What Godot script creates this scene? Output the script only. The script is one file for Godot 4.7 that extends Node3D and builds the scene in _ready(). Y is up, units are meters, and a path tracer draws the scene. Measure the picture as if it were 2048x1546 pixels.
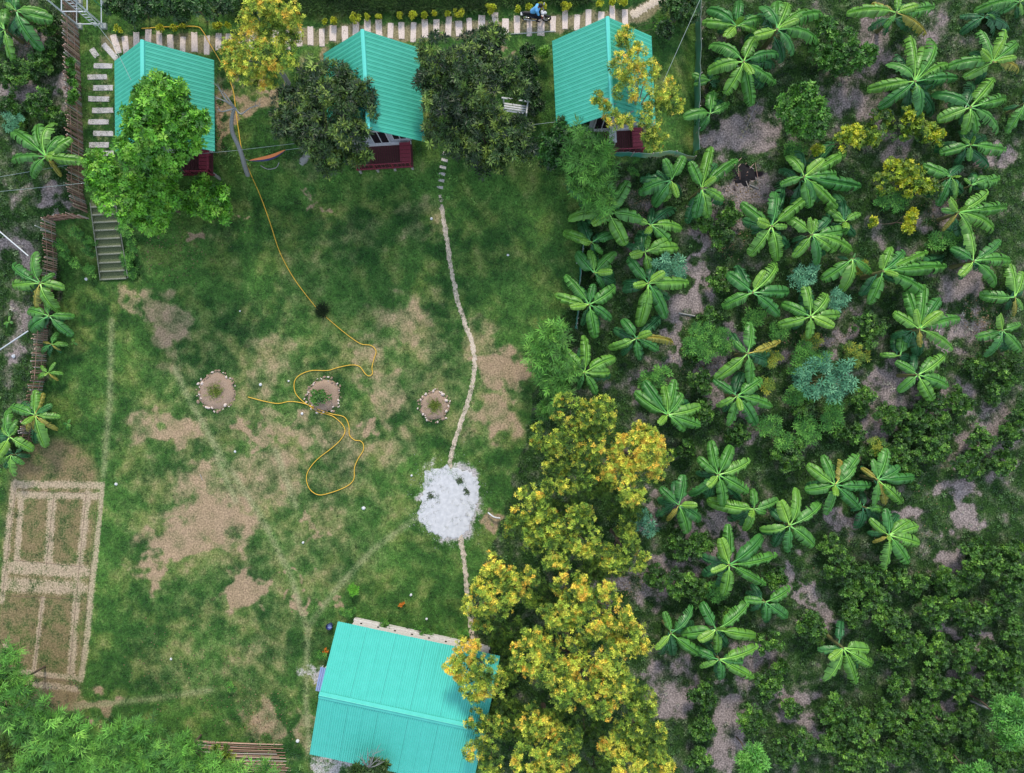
extends Node3D
# A garden seen straight down from a drone: cabins on a terrace, a worn lawn, yellow-tipped trees and a banana orchard.

const CAM_H := 44.0
const FOCAL := 1366.0
var rng := RandomNumberGenerator.new()
var taken := {}
var mats := {}
var clump_noise := FastNoiseLite.new()
var ground_img: Image
const TEX_W := 1456
const TEX_H := 1128
const TEX_X := 80.0
const TEX_Z := 62.0

func _ready():
	rng.seed = 20240611
	clump_noise.seed = 5
	clump_noise.frequency = 0.55
	# ---- camera
	var cam := Camera3D.new()
	cam.name = "camera"
	cam.fov = rad_to_deg(2.0 * atan(773.0 / FOCAL))
	cam.near = 0.1
	cam.far = 1500.0
	add_child(cam)
	cam.position = Vector3(0, CAM_H, 0)
	cam.rotation_degrees = Vector3(-90, 0, 0)
	cam.current = true
	# ---- sky, overcast daylight
	var sm := ProceduralSkyMaterial.new()
	sm.sky_top_color = Color(0.79, 0.85, 0.95)
	sm.sky_horizon_color = Color(0.70, 0.74, 0.80)
	sm.ground_horizon_color = Color(0.35, 0.38, 0.34)
	sm.ground_bottom_color = Color(0.2, 0.22, 0.18)
	sm.sky_curve = 0.3
	var sky := Sky.new()
	sky.sky_material = sm
	var env := Environment.new()
	env.background_mode = Environment.BG_SKY
	env.sky = sky
	env.tonemap_mode = Environment.TONE_MAPPER_LINEAR
	env.background_energy_multiplier = 0.66
	env.tonemap_exposure = 2.04
	env.sdfgi_enabled = true
	env.ssao_enabled = true
	env.ssil_enabled = true
	var we := WorldEnvironment.new()
	we.name = "environment"
	we.environment = env
	add_child(we)
	# ---- veiled sun from the top of the picture
	var sun := DirectionalLight3D.new()
	sun.name = "sun"
	sun.light_energy = 0.5
	sun.light_angular_distance = 11.0
	sun.light_color = Color(1.0, 0.96, 0.90)
	sun.shadow_enabled = true
	add_child(sun)
	sun.rotation_degrees = Vector3(-36, 178, 0)
	make_materials()
	make_sprays()
	make_leaf_meshes()
	print("setting ", Time.get_ticks_msec())
	build_ground()
	build_paths()
	print("buildings ", Time.get_ticks_msec())
	build_cabins()
	build_long_house()
	build_fences()
	build_stairs()
	build_tower()
	print("plants ", Time.get_ticks_msec())
	build_trees()
	build_bananas()
	build_bushes()
	build_palmate()
	build_border()
	print("things ", Time.get_ticks_msec())
	build_beds()
	build_hose()
	build_rider()
	build_small_things()
	build_grass()
	print("done ", Time.get_ticks_msec())

# ------------------------------------------------------------------ places
func ground_h(x: float, z: float) -> float:
	var u := 1024.0 + x * FOCAL / 43.0
	var v := 773.0 + z * FOCAL / 43.0
	var k := smoothstep(270.0, 400.0, u)
	var t := lerpf(405.0, 318.0, k)
	var b := lerpf(560.0, 405.0, k)
	var h := 1.8 * (1.0 - smoothstep(t, b, v))
	h *= 1.0 - smoothstep(1325.0, 1400.0, u)
	# bed of the steps is dug in
	var s := smoothstep(170.0, 182.0, u) * (1.0 - smoothstep(252.0, 262.0, u)) * smoothstep(395.0, 415.0, v) * (1.0 - smoothstep(545.0, 562.0, v))
	return h - 0.4 * s

func at(px: float, py: float, up := 0.0) -> Vector3:   # the point seen at a pixel, "up" metres above the ground there
	var h := up
	var p := Vector3.ZERO
	for i in 4:
		p = Vector3((px - 1024.0) / FOCAL * (CAM_H - h), h, (py - 773.0) / FOCAL * (CAM_H - h))
		h = ground_h(p.x, p.z) + up
	p.y = h
	return p

func at_h(px: float, py: float, h: float) -> Vector3:   # the same at an absolute height
	return Vector3((px - 1024.0) / FOCAL * (CAM_H - h), h, (py - 773.0) / FOCAL * (CAM_H - h))

func on_ground(p: Vector3) -> Vector3:
	return Vector3(p.x, ground_h(p.x, p.z), p.z)

# ------------------------------------------------------------------ nodes
func numbered(called: String) -> String:
	if not taken.has(called):
		taken[called] = 0
		return called
	taken[called] += 1
	return "%s_%03d" % [called, taken[called]]

func thing(called: String, label: String, category: String, where := Vector3.ZERO, turn := 0.0, group := "") -> Node3D:
	var o := Node3D.new()
	o.name = numbered(called)
	add_child(o)
	o.position = where
	o.rotation.y = turn
	tag(o, label, category, group)
	return o

func tag(o: Node, label: String, category: String, group := "") -> void:
	o.set_meta("label", label)
	o.set_meta("category", category)
	if group != "":
		o.set_meta("group", group)

func part(called: String, mesh: Mesh, mat: Material, parent: Node, xf := Transform3D.IDENTITY) -> MeshInstance3D:
	var o := MeshInstance3D.new()
	o.name = called
	o.mesh = mesh
	if mat:
		o.material_override = mat
	parent.add_child(o, true)
	o.transform = xf
	return o

func top(called: String, mesh: Mesh, mat: Material, label: String, category: String, group := "") -> MeshInstance3D:
	var o := MeshInstance3D.new()
	o.name = numbered(called)
	o.mesh = mesh
	o.material_override = mat
	add_child(o)
	tag(o, label, category, group)
	return o

func setting(called: String, mesh: Mesh, mat: Material) -> MeshInstance3D:
	var o := MeshInstance3D.new()
	o.name = numbered(called)
	o.mesh = mesh
	o.material_override = mat
	add_child(o)
	o.set_meta("kind", "structure")
	return o

# ------------------------------------------------------------------ shapes
func new_st() -> SurfaceTool:
	var st := SurfaceTool.new()
	st.begin(Mesh.PRIMITIVE_TRIANGLES)
	st.set_smooth_group(-1)
	return st

func done(st: SurfaceTool) -> ArrayMesh:
	st.generate_normals()
	return st.commit()

func tri(st: SurfaceTool, a: Vector3, b: Vector3, c: Vector3) -> void:
	st.add_vertex(a)
	st.add_vertex(b)
	st.add_vertex(c)

func quad(st: SurfaceTool, a: Vector3, b: Vector3, c: Vector3, d: Vector3) -> void:
	tri(st, a, b, c)
	tri(st, a, c, d)

func box(st: SurfaceTool, c: Vector3, s: Vector3, bas := Basis.IDENTITY, bev := 0.0) -> void:
	# a box with its upper and lower rims drawn in by the bevel
	var h := s * 0.5
	var rings := []
	if bev > 0.0:
		rings = [[-h.y, bev], [-h.y + bev, 0.0], [h.y - bev, 0.0], [h.y, bev]]
	else:
		rings = [[-h.y, 0.0], [h.y, 0.0]]
	var loops := []
	for r in rings:
		var e: float = r[1]
		var y: float = r[0]
		loops.append([c + bas * Vector3(-h.x + e, y, -h.z + e), c + bas * Vector3(h.x - e, y, -h.z + e), c + bas * Vector3(h.x - e, y, h.z - e), c + bas * Vector3(-h.x + e, y, h.z - e)])
	for i in loops.size() - 1:
		for k in 4:
			var n := (k + 1) % 4
			quad(st, loops[i][k], loops[i][n], loops[i + 1][n], loops[i + 1][k])
	var lo: Array = loops[0]
	var hi: Array = loops[-1]
	quad(st, lo[3], lo[2], lo[1], lo[0])
	quad(st, hi[0], hi[1], hi[2], hi[3])

func box_mesh(c: Vector3, s: Vector3, bev := 0.01) -> ArrayMesh:
	var st := new_st()
	box(st, c, s, Basis.IDENTITY, bev)
	return done(st)

func tube(st: SurfaceTool, pts: Array, radii: Array, sides := 6, cap := true) -> void:
	var n := pts.size()
	var rings := []
	var side := Vector3.ZERO
	for i in n:
		var d: Vector3 = (pts[mini(i + 1, n - 1)] - pts[maxi(i - 1, 0)]).normalized()
		if side == Vector3.ZERO:
			side = d.cross(Vector3(0.31, 0.2, 0.93)).normalized()
		side = (side - d * d.dot(side)).normalized()
		var up := d.cross(side)
		var r: float = radii[mini(i, radii.size() - 1)]
		var ring := []
		for k in sides:
			var a := TAU * k / sides
			ring.append(pts[i] + (side * cos(a) + up * sin(a)) * r)
		rings.append(ring)
	st.set_smooth_group(1)
	for i in n - 1:
		for k in sides:
			var m := (k + 1) % sides
			quad(st, rings[i][k], rings[i + 1][k], rings[i + 1][m], rings[i][m])
	st.set_smooth_group(-1)
	if cap:
		for k in range(1, sides - 1):
			tri(st, rings[0][0], rings[0][k], rings[0][k + 1])
			tri(st, rings[n - 1][0], rings[n - 1][k + 1], rings[n - 1][k])

func tube_mesh(pts: Array, radii: Array, sides := 6) -> ArrayMesh:
	var st := new_st()
	tube(st, pts, radii, sides)
	return done(st)

func smooth_line(pts: Array, steps := 4) -> Array:
	var out := []
	for i in pts.size() - 1:
		var p0: Vector3 = pts[maxi(i - 1, 0)]
		var p1: Vector3 = pts[i]
		var p2: Vector3 = pts[i + 1]
		var p3: Vector3 = pts[mini(i + 2, pts.size() - 1)]
		for k in steps:
			out.append(p1.cubic_interpolate(p2, p0, p3, float(k) / steps))
	out.append(pts[-1])
	return out

func scatter(called: String, mesh: Mesh, mat: Material, xfs: Array, cols: Array, parent: Node) -> MultiMeshInstance3D:
	var mm := MultiMesh.new()
	mm.transform_format = MultiMesh.TRANSFORM_3D
	mm.use_colors = true
	mm.mesh = mesh
	mm.instance_count = xfs.size()
	for i in xfs.size():
		mm.set_instance_transform(i, xfs[i])
		mm.set_instance_color(i, cols[i])
	var o := MultiMeshInstance3D.new()
	o.name = called
	o.multimesh = mm
	o.material_override = mat
	o.set_meta("kind", "stuff")
	parent.add_child(o, true)
	return o

# ------------------------------------------------------------------ materials
func lin(c: Color) -> Color:
	return c.srgb_to_linear()

func noise_tex(freq: float, lo: Color, hi: Color, sd := 1, size := 256) -> NoiseTexture2D:
	var n := FastNoiseLite.new()
	n.seed = sd
	n.frequency = freq
	n.fractal_octaves = 4
	var t := NoiseTexture2D.new()
	t.width = size
	t.height = size
	t.seamless = true
	t.noise = n
	var g := Gradient.new()
	g.set_color(0, lo)
	g.set_color(1, hi)
	t.color_ramp = g
	return t

func flat_mat(c: Color, rough := 0.8, metal := 0.0) -> StandardMaterial3D:
	var m := StandardMaterial3D.new()
	m.albedo_color = c
	m.roughness = rough
	m.metallic = metal
	return m

func grain_mat(lo: Color, hi: Color, scale := 1.0, freq := 0.03, rough := 0.85, sd := 1, bump := 0.0) -> StandardMaterial3D:
	var m := StandardMaterial3D.new()
	m.albedo_texture = noise_tex(freq, lo, hi, sd)
	m.roughness = rough
	m.uv1_triplanar = true
	m.uv1_world_triplanar = true
	m.uv1_scale = Vector3.ONE * scale
	if bump > 0.0:
		m.heightmap_enabled = true
		m.heightmap_texture = noise_tex(freq * 1.5, Color.BLACK, Color.WHITE, sd + 7)
		m.heightmap_scale = bump
	return m

func leaf_mat(c: Color, rough := 0.45, back := 0.3) -> StandardMaterial3D:
	var m := StandardMaterial3D.new()
	m.albedo_color = c
	m.vertex_color_use_as_albedo = true
	m.roughness = rough
	m.backlight_enabled = true
	m.backlight = Color(back, back, back * 0.6)
	m.cull_mode = BaseMaterial3D.CULL_DISABLED
	return m

func make_materials() -> void:
	mats.leaf = leaf_mat(Color.WHITE, 0.5, 0.3)
	mats.soft_leaf = leaf_mat(Color.WHITE, 0.7, 0.35)
	mats.grass = leaf_mat(Color.WHITE, 0.8, 0.2)
	mats.bark = grain_mat(Color(0.30, 0.25, 0.20), Color(0.46, 0.41, 0.35), 1.2, 0.05, 0.95, 3, 1.0)
	mats.pale_bark = grain_mat(Color(0.48, 0.48, 0.47), Color(0.70, 0.70, 0.68), 1.5, 0.05, 0.95, 4, 1.0)
	mats.roof = grain_mat(Color(0.27, 0.70, 0.59), Color(0.32, 0.75, 0.65), 0.35, 0.02, 0.5, 11)
	mats.ridge = flat_mat(Color(0.38, 0.83, 0.76), 0.5)
	mats.long_roof = grain_mat(Color(0.30, 0.745, 0.675), Color(0.34, 0.785, 0.72), 0.3, 0.02, 0.42, 12)
	mats.cabin_wall = grain_mat(Color(0.62, 0.64, 0.67), Color(0.80, 0.82, 0.84), 0.8, 0.03, 0.8, 13)
	mats.white = grain_mat(Color(0.78, 0.79, 0.80), Color(0.90, 0.90, 0.90), 0.8, 0.03, 0.6, 14)
	mats.plaster = grain_mat(Color(0.72, 0.70, 0.68), Color(0.88, 0.87, 0.86), 0.7, 0.03, 0.9, 15)
	mats.deck = grain_mat(Color(0.28, 0.14, 0.15), Color(0.40, 0.20, 0.21), 1.0, 0.04, 0.6, 16)
	mats.red_wood = grain_mat(Color(0.47, 0.16, 0.22), Color(0.60, 0.24, 0.30), 1.0, 0.04, 0.55, 17)
	mats.glass = flat_mat(Color(0.10, 0.12, 0.14), 0.08)
	mats.stilt = grain_mat(Color(0.55, 0.54, 0.52), Color(0.72, 0.71, 0.69), 1.0, 0.04, 0.9, 18)
	mats.stone = grain_mat(Color(0.66, 0.63, 0.61), Color(0.90, 0.88, 0.86), 0.9, 0.05, 0.95, 19, 0.8)
	mats.warm_stone = grain_mat(Color(0.74, 0.67, 0.62), Color(0.95, 0.89, 0.85), 0.9, 0.05, 0.95, 20, 0.8)
	mats.mossy = grain_mat(Color(0.20, 0.29, 0.14), Color(0.50, 0.49, 0.38), 1.2, 0.04, 0.95, 21, 0.8)
	mats.old_concrete = grain_mat(Color(0.34, 0.37, 0.29), Color(0.66, 0.66, 0.60), 0.9, 0.05, 0.95, 28, 0.5)
	mats.concrete = grain_mat(Color(0.60, 0.62, 0.60), Color(0.78, 0.80, 0.77), 0.9, 0.05, 0.95, 22, 0.5)
	mats.cement = grain_mat(Color(0.72, 0.725, 0.735), Color(0.82, 0.82, 0.825), 0.22, 0.05, 0.95, 23, 0.4)
	mats.dirt = grain_mat(Color(0.68, 0.61, 0.53), Color(0.90, 0.84, 0.76), 0.5, 0.06, 0.98, 24, 3.0)
	mats.grey_dirt = grain_mat(Color(0.47, 0.44, 0.44), Color(0.68, 0.65, 0.64), 0.5, 0.06, 0.98, 25, 3.0)
	mats.bed_soil = grain_mat(Color(0.50, 0.41, 0.34), Color(0.76, 0.67, 0.58), 0.7, 0.08, 0.98, 26, 3.0)
	mats.bamboo = [flat_mat(Color(0.66, 0.53, 0.46), 0.75), flat_mat(Color(0.77, 0.65, 0.58), 0.75), flat_mat(Color(0.52, 0.40, 0.35), 0.8), flat_mat(Color(0.70, 0.66, 0.63), 0.8), flat_mat(Color(0.60, 0.45, 0.38), 0.8)]
	mats.steel = flat_mat(Color(0.82, 0.84, 0.85), 0.45)
	mats.green_steel = flat_mat(Color(0.25, 0.62, 0.48), 0.5)
	mats.net = leaf_mat(Color(0.22, 0.55, 0.47), 0.7, 0.4)
	mats.hose = flat_mat(Color(0.90, 0.72, 0.24), 0.5)
	mats.wire = flat_mat(Color(0.62, 0.68, 0.66), 0.6)
	mats.black = flat_mat(Color(0.06, 0.06, 0.07), 0.6)
	mats.navy = flat_mat(Color(0.10, 0.12, 0.24), 0.3)
	mats.red = flat_mat(Color(0.55, 0.10, 0.10), 0.3)
	mats.skin = flat_mat(Color(0.62, 0.43, 0.33), 0.6)
	mats.shirt = flat_mat(Color(0.42, 0.70, 0.90), 0.85)
	mats.trousers = flat_mat(Color(0.09, 0.10, 0.14), 0.85)
	mats.chrome = flat_mat(Color(0.7, 0.7, 0.7), 0.25, 0.8)
	mats.bucket = flat_mat(Color(0.20, 0.24, 0.52), 0.4)
	mats.bench_blue = flat_mat(Color(0.55, 0.62, 0.80), 0.6)
	mats.stem = grain_mat(Color(0.34, 0.38, 0.20), Color(0.52, 0.50, 0.32), 1.5, 0.05, 0.8, 27)
	# banana leaves: five tints of the same leaf
	mats.banana = [leaf_mat(Color(0.52, 0.80, 0.38), 0.42, 0.25), leaf_mat(Color(0.76, 0.96, 0.42), 0.42, 0.4), leaf_mat(Color(0.93, 0.84, 0.42), 0.55, 0.4), leaf_mat(Color(0.36, 0.64, 0.42), 0.42, 0.2), leaf_mat(Color(0.64, 0.88, 0.40), 0.42, 0.25), leaf_mat(Color(0.42, 0.72, 0.38), 0.42, 0.2)]

# ------------------------------------------------------------------ leaf sprays for the crowns
func one_leaf(st: SurfaceTool, base: Vector3, dir: Vector3, nrm: Vector3, ln: float, wd: float, fold: float, shade: Color) -> void:
	var side := dir.cross(nrm).normalized()
	var up := side.cross(dir).normalized()
	var mid := base + dir * ln * 0.5 - up * fold * wd
	var l := base + dir * ln * 0.45 + side * wd * 0.5
	var r := base + dir * ln * 0.45 - side * wd * 0.5
	var tip := base + dir * ln - up * fold * wd
	st.set_color(shade)
	tri(st, base, l, mid)
	tri(st, base, mid, r)
	tri(st, l, tip, mid)
	tri(st, mid, tip, r)

func rosette(sd: int, n: int, ln: float, wd: float, lift0: float, lift1: float) -> ArrayMesh:
	var r := RandomNumberGenerator.new()
	r.seed = sd
	var st := new_st()
	for i in n:
		var a := TAU * i / n * 2.0 + r.randf_range(-0.5, 0.5)
		var e := lerpf(lift0, lift1, r.randf())
		var d := Vector3(cos(a) * cos(e), sin(e), sin(a) * cos(e))
		var nr := (Vector3.UP + Vector3(r.randf_range(-0.4, 0.4), 0, r.randf_range(-0.4, 0.4))).normalized()
		var k := r.randf_range(0.42, 1.0)
		one_leaf(st, d * ln * 0.12, d, nr, ln * r.randf_range(0.7, 1.15), wd * r.randf_range(0.8, 1.2), 0.18, Color(k, k, k))
	return done(st)

func frond(sd: int, n: int, ln: float, wd: float) -> ArrayMesh:   # twig with leaves along both sides, bamboo like
	var r := RandomNumberGenerator.new()
	r.seed = sd
	var st := new_st()
	for i in n:
		var t := float(i) / n
		var a := r.randf_range(-1.1, 1.1)
		var d := Vector3(cos(a), r.randf_range(-0.35, 0.3), sin(a)).normalized()
		var base := Vector3(t * 0.5, 0.06 * sin(t * 3.0), r.randf_range(-0.07, 0.07))
		var k := r.randf_range(0.42, 1.0)
		one_leaf(st, base, d, Vector3(0, 1, 0.2 * r.randf_range(-1, 1)).normalized(), ln * r.randf_range(0.7, 1.2), wd, 0.15, Color(k, k, k))
	return done(st)

var sprays := {}
func make_sprays() -> void:
	sprays.broad = rosette(1, 10, 0.24, 0.095, -0.15, 0.85)
	sprays.mango = rosette(2, 11, 0.26, 0.07, -0.5, 0.7)
	sprays.fine = rosette(3, 13, 0.155, 0.036, -0.25, 1.0)
	sprays.citrus = rosette(4, 9, 0.15, 0.075, -0.2, 0.9)
	sprays.tiny = rosette(5, 10, 0.10, 0.05, 0.0, 1.1)
	sprays.bamboo = frond(6, 17, 0.34, 0.036)
	sprays.palm = rosette(7, 11, 0.30, 0.075, -0.1, 0.35)
	sprays.tuft = rosette(8, 8, 0.16, 0.020, 0.5, 1.2)
	sprays.weed = rosette(9, 7, 0.15, 0.065, 0.1, 0.7)
	sprays.reed = rosette(10, 10, 0.55, 0.035, 0.25, 1.0)

func pick(pal: Array, t: float) -> Color:   # palette given as sRGB colours from one end to the other
	var f := clampf(t, 0.0, 0.999) * (pal.size() - 1)
	var i := int(f)
	return lin(pal[i].lerp(pal[i + 1], f - i))

func crown_points(blobs: Array, dens: float, pal: Array, rough: float, flat: float, subs: int, xfs: Array, cols: Array, origin: Vector3, size := 1.0) -> void:
	for b in blobs:
		var c: Vector3 = b[0]
		var r: float = b[1]
		var tint: float = b[2] if b.size() > 2 else 0.5
		for s in int(subs * 1.7):
			var d := Vector3(rng.randfn(), 0, rng.randfn()).normalized()
			var e := asin(rng.randf_range(-0.35, 1.0))
			d = Vector3(d.x * cos(e), sin(e), d.z * cos(e))
			var sr := r * rng.randf_range(0.20, 0.40)
			var sc := c + Vector3(d.x, d.y * flat, d.z) * (r - sr * 0.6) * rng.randf_range(0.8, 1.05)
			var n := int(dens * sr * sr * rng.randf_range(0.8, 1.2)) + 3
			for i in n:
				var q := Vector3(rng.randfn(), rng.randfn() + 0.45, rng.randfn()).normalized()
				var p := sc + Vector3(q.x, q.y * 0.75, q.z) * sr * rng.randf_range(0.35, 1.3)
				var up := (q + Vector3.UP * 0.6 + Vector3(rng.randfn(), rng.randfn(), rng.randfn()) * 0.35).normalized()
				var spin := Basis(Vector3.UP, rng.randf() * TAU)
				var ax := Vector3.UP.cross(up)
				var bas := spin if ax.length() < 0.01 else Basis(ax.normalized(), Vector3.UP.angle_to(up)) * spin
				xfs.append(Transform3D(bas.scaled(Vector3.ONE * size * rng.randf_range(0.7, 1.3)), p - origin))
				var t := tint + clump_noise.get_noise_3dv(p * 1.6) * rough + rng.randfn() * rough * 0.35
				var k := rng.randf_range(0.75, 1.75)
				var col := pick(pal, t)
				cols.append(Color(col.r * k, col.g * k, col.b * k))

func branch_mesh(base: Vector3, blobs: Array, origin: Vector3, r0: float) -> ArrayMesh:   # tapered trunk with a limb into every clump
	var st := new_st()
	var mid := Vector3.ZERO
	for b in blobs:
		mid += b[0]
	mid /= blobs.size()
	var fork := Vector3(lerpf(base.x, mid.x, 0.6), lerpf(base.y, mid.y, 0.55), lerpf(base.z, mid.z, 0.6))
	tube(st, smooth_line([base - Vector3(0, 0.2, 0) - origin, base.lerp(fork, 0.5) + Vector3(0.08, 0, -0.06) - origin, fork - origin], 3), [r0 * 1.3, r0 * 1.1, r0, r0, r0 * 0.9, r0 * 0.85, r0 * 0.8], 7)
	for b in blobs:
		var e: Vector3 = b[0]
		var m := fork.lerp(e, 0.5) + Vector3(rng.randf_range(-0.2, 0.2), 0.15, rng.randf_range(-0.2, 0.2))
		tube(st, smooth_line([fork - origin, m - origin, e + Vector3(0, b[1] * 0.45, 0) - origin], 3), [r0 * 0.6, r0 * 0.5, r0 * 0.42, r0 * 0.36, r0 * 0.3, r0 * 0.2, r0 * 0.1], 5)
	return done(st)

func tree(called: String, label: String, group: String, list: Array, height: float, mesh: Mesh, pal: Array, opt := {}) -> Node3D:
	# list: [px, py, radius in px, tint] of every clump of the crown
	var blobs := []
	var mid := Vector3.ZERO
	for b in list:
		var up: float = height + rng.randf_range(-0.12, 0.12) * height
		var c := at(b[0], b[1], up)
		blobs.append([c, b[2] * (CAM_H - c.y) / FOCAL, b[3] if b.size() > 3 else 0.5])
		mid += c
	mid /= blobs.size()
	var base := on_ground(mid)
	if opt.has("base"):
		base = at(opt.base[0], opt.base[1])
	var o := thing(called, label, opt.get("category", "tree"), base, 0.0, group)
	part("trunk", branch_mesh(base, blobs, base, opt.get("r", 0.14)), opt.get("bark", mats.bark), o)
	var xfs := []
	var cols := []
	crown_points(blobs, opt.get("dens", 46.0), pal, opt.get("rough", 0.5), opt.get("flat", 0.7), opt.get("subs", 11), xfs, cols, base, opt.get("size", 1.0))
	scatter("crown", mesh, opt.get("mat", mats.leaf), xfs, cols, o)
	return o

# ------------------------------------------------------------------ ground
const FW := 728
const FH := 564
func cell_of(p: Vector3) -> Vector2:
	return Vector2((p.x / TEX_X + 0.5) * FW, (p.z / TEX_Z + 0.5) * FH)

func stamp(f: PackedFloat32Array, px: float, py: float, rx: float, ry: float, s: float) -> PackedFloat32Array:
	var c := cell_of(at(px, py))
	var k := CAM_H / FOCAL * FW / TEX_X
	rx *= k
	ry *= k
	for y in range(maxi(0, int(c.y - ry * 1.4)), mini(FH - 1, int(c.y + ry * 1.4)) + 1):
		for x in range(maxi(0, int(c.x - rx * 1.4)), mini(FW - 1, int(c.x + rx * 1.4)) + 1):
			var d := sqrt(pow((x - c.x) / rx, 2.0) + pow((y - c.y) / ry, 2.0))
			var v := s * (1.0 - smoothstep(0.55, 1.4, d))
			if v > f[y * FW + x]:
				f[y * FW + x] = v
	return f

func stroke(f: PackedFloat32Array, pts: Array, width: float, s: float, soft := 0.6) -> PackedFloat32Array:
	var k := CAM_H / FOCAL * FW / TEX_X
	var w := width * 0.5 * k
	for i in range(0, pts.size() - 2, 2):
		var a := cell_of(at(pts[i], pts[i + 1]))
		var b := cell_of(at(pts[i + 2], pts[i + 3]))
		var m := w * (1.0 + soft) + 1.0
		for y in range(maxi(0, int(minf(a.y, b.y) - m)), mini(FH - 1, int(maxf(a.y, b.y) + m)) + 1):
			for x in range(maxi(0, int(minf(a.x, b.x) - m)), mini(FW - 1, int(maxf(a.x, b.x) + m)) + 1):
				var q := Vector2(x, y)
				var d := q.distance_to(Geometry2D.get_closest_point_to_segment(q, a, b)) / w
				var v := s * (1.0 - smoothstep(1.0 - soft, 1.0 + soft, d))
				if v > f[y * FW + x]:
					f[y * FW + x] = v
	return f

func grown(f: PackedFloat32Array, w: int, h: int) -> PackedFloat32Array:
	var im := Image.create_from_data(w, h, false, Image.FORMAT_RF, f.to_byte_array())
	im.resize(TEX_W, TEX_H, Image.INTERPOLATE_BILINEAR)
	return im.get_data().to_float32_array()

func noise_bytes(freq: float, sd: int, oct: int) -> PackedByteArray:
	var n := FastNoiseLite.new()
	n.seed = sd
	n.frequency = freq
	n.fractal_octaves = oct
	return n.get_image(TEX_W, TEX_H, false, false, true).get_data()

const LAWN_EDGE := [1390, -60, 1386, 322, 1215, 326, 1168, 400, 1150, 600, 1085, 690, 1068, 800, 1045, 900, 1010, 1020, 975, 1120, 945, 1200, 950, 1290, 968, 1400, 990, 1700, 2300, 1700, 2300, -60]
const FENCE_EDGE := [150, -60, 156, 0, 172, 425, 108, 436, 87, 780, 60, 890, 0, 940, -300, 940, -300, -60]
const DRY := [520, 960, 290, 330, 0.26, 800, 720, 110, 140, 0.28, 960, 780, 90, 120, 0.3, 600, 700, 200, 120, 0.16, 450, 1330, 200, 80, 0.22, 330, 860, 75, 32, 0.75, 385, 850, 30, 25, 0.5, 400, 960, 55, 45, 0.7, 420, 1030, 90, 50, 0.95, 350, 1085, 70, 40, 0.9, 300, 1140, 40, 25, 0.8, 480, 1180, 36, 38, 1.1, 588, 1154, 14, 11, 1.1, 608, 1205, 13, 22, 1.0, 500, 862, 40, 22, 0.85, 560, 850, 40, 28, 0.65, 520, 930, 75, 50, 0.6, 560, 965, 60, 40, 0.55, 680, 900, 80, 50, 0.5, 765, 780, 40, 60, 0.6, 800, 640, 60, 45, 0.62, 735, 700, 40, 50, 0.5, 540, 700, 50, 50, 0.42, 530, 750, 40, 50, 0.5, 305, 610, 30, 38, 0.6, 340, 650, 36, 50, 0.65, 335, 720, 30, 30, 0.4, 1005, 740, 42, 50, 0.9, 980, 830, 60, 38, 0.75, 965, 675, 30, 40, 0.45, 860, 700, 40, 50, 0.35, 620, 865, 38, 25, 0.6, 730, 857, 22, 16, 0.9, 390, 463, 16, 12, 1.1, 475, 434, 8, 6, 1.0, 490, 440, 8, 5, 1.0, 617, 408, 14, 8, 0.8, 645, 411, 10, 6, 0.7, 252, 590, 22, 20, 0.55, 520, 1440, 42, 40, 0.65, 600, 1470, 18, 60, 0.55, 190, 1405, 60, 18, 0.85, 460, 1330, 50, 40, 0.35, 510, 1300, 40, 50, 0.35, 622, 1052, 14, 20, 0.7, 680, 1205, 12, 10, 0.8, 985, 1045, 22, 18, 0.8, 420, 460, 30, 30, 0.2, 600, 560, 60, 60, 0.2, 700, 470, 60, 40, 0.25, 830, 440, 40, 40, 0.35, 480, 1000, 60, 60, 0.6, 440, 1080, 60, 30, 0.6, 780, 900, 50, 40, 0.4, 640, 1000, 60, 60, 0.35, 520, 200, 50, 25, 0.8, 600, 250, 40, 90, 0.4, 660, 130, 50, 20, 0.5, 1018, 85, 14, 9, 0.9, 1010, 110, 40, 20, 0.45, 440, 230, 14, 70, 0.8, 120, 1380, 40, 20, 0.8, 75, 1393, 16, 14, 1.0, 30, 1440, 40, 20, 0.7, 1195, 250, 40, 80, 0.3]
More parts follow.
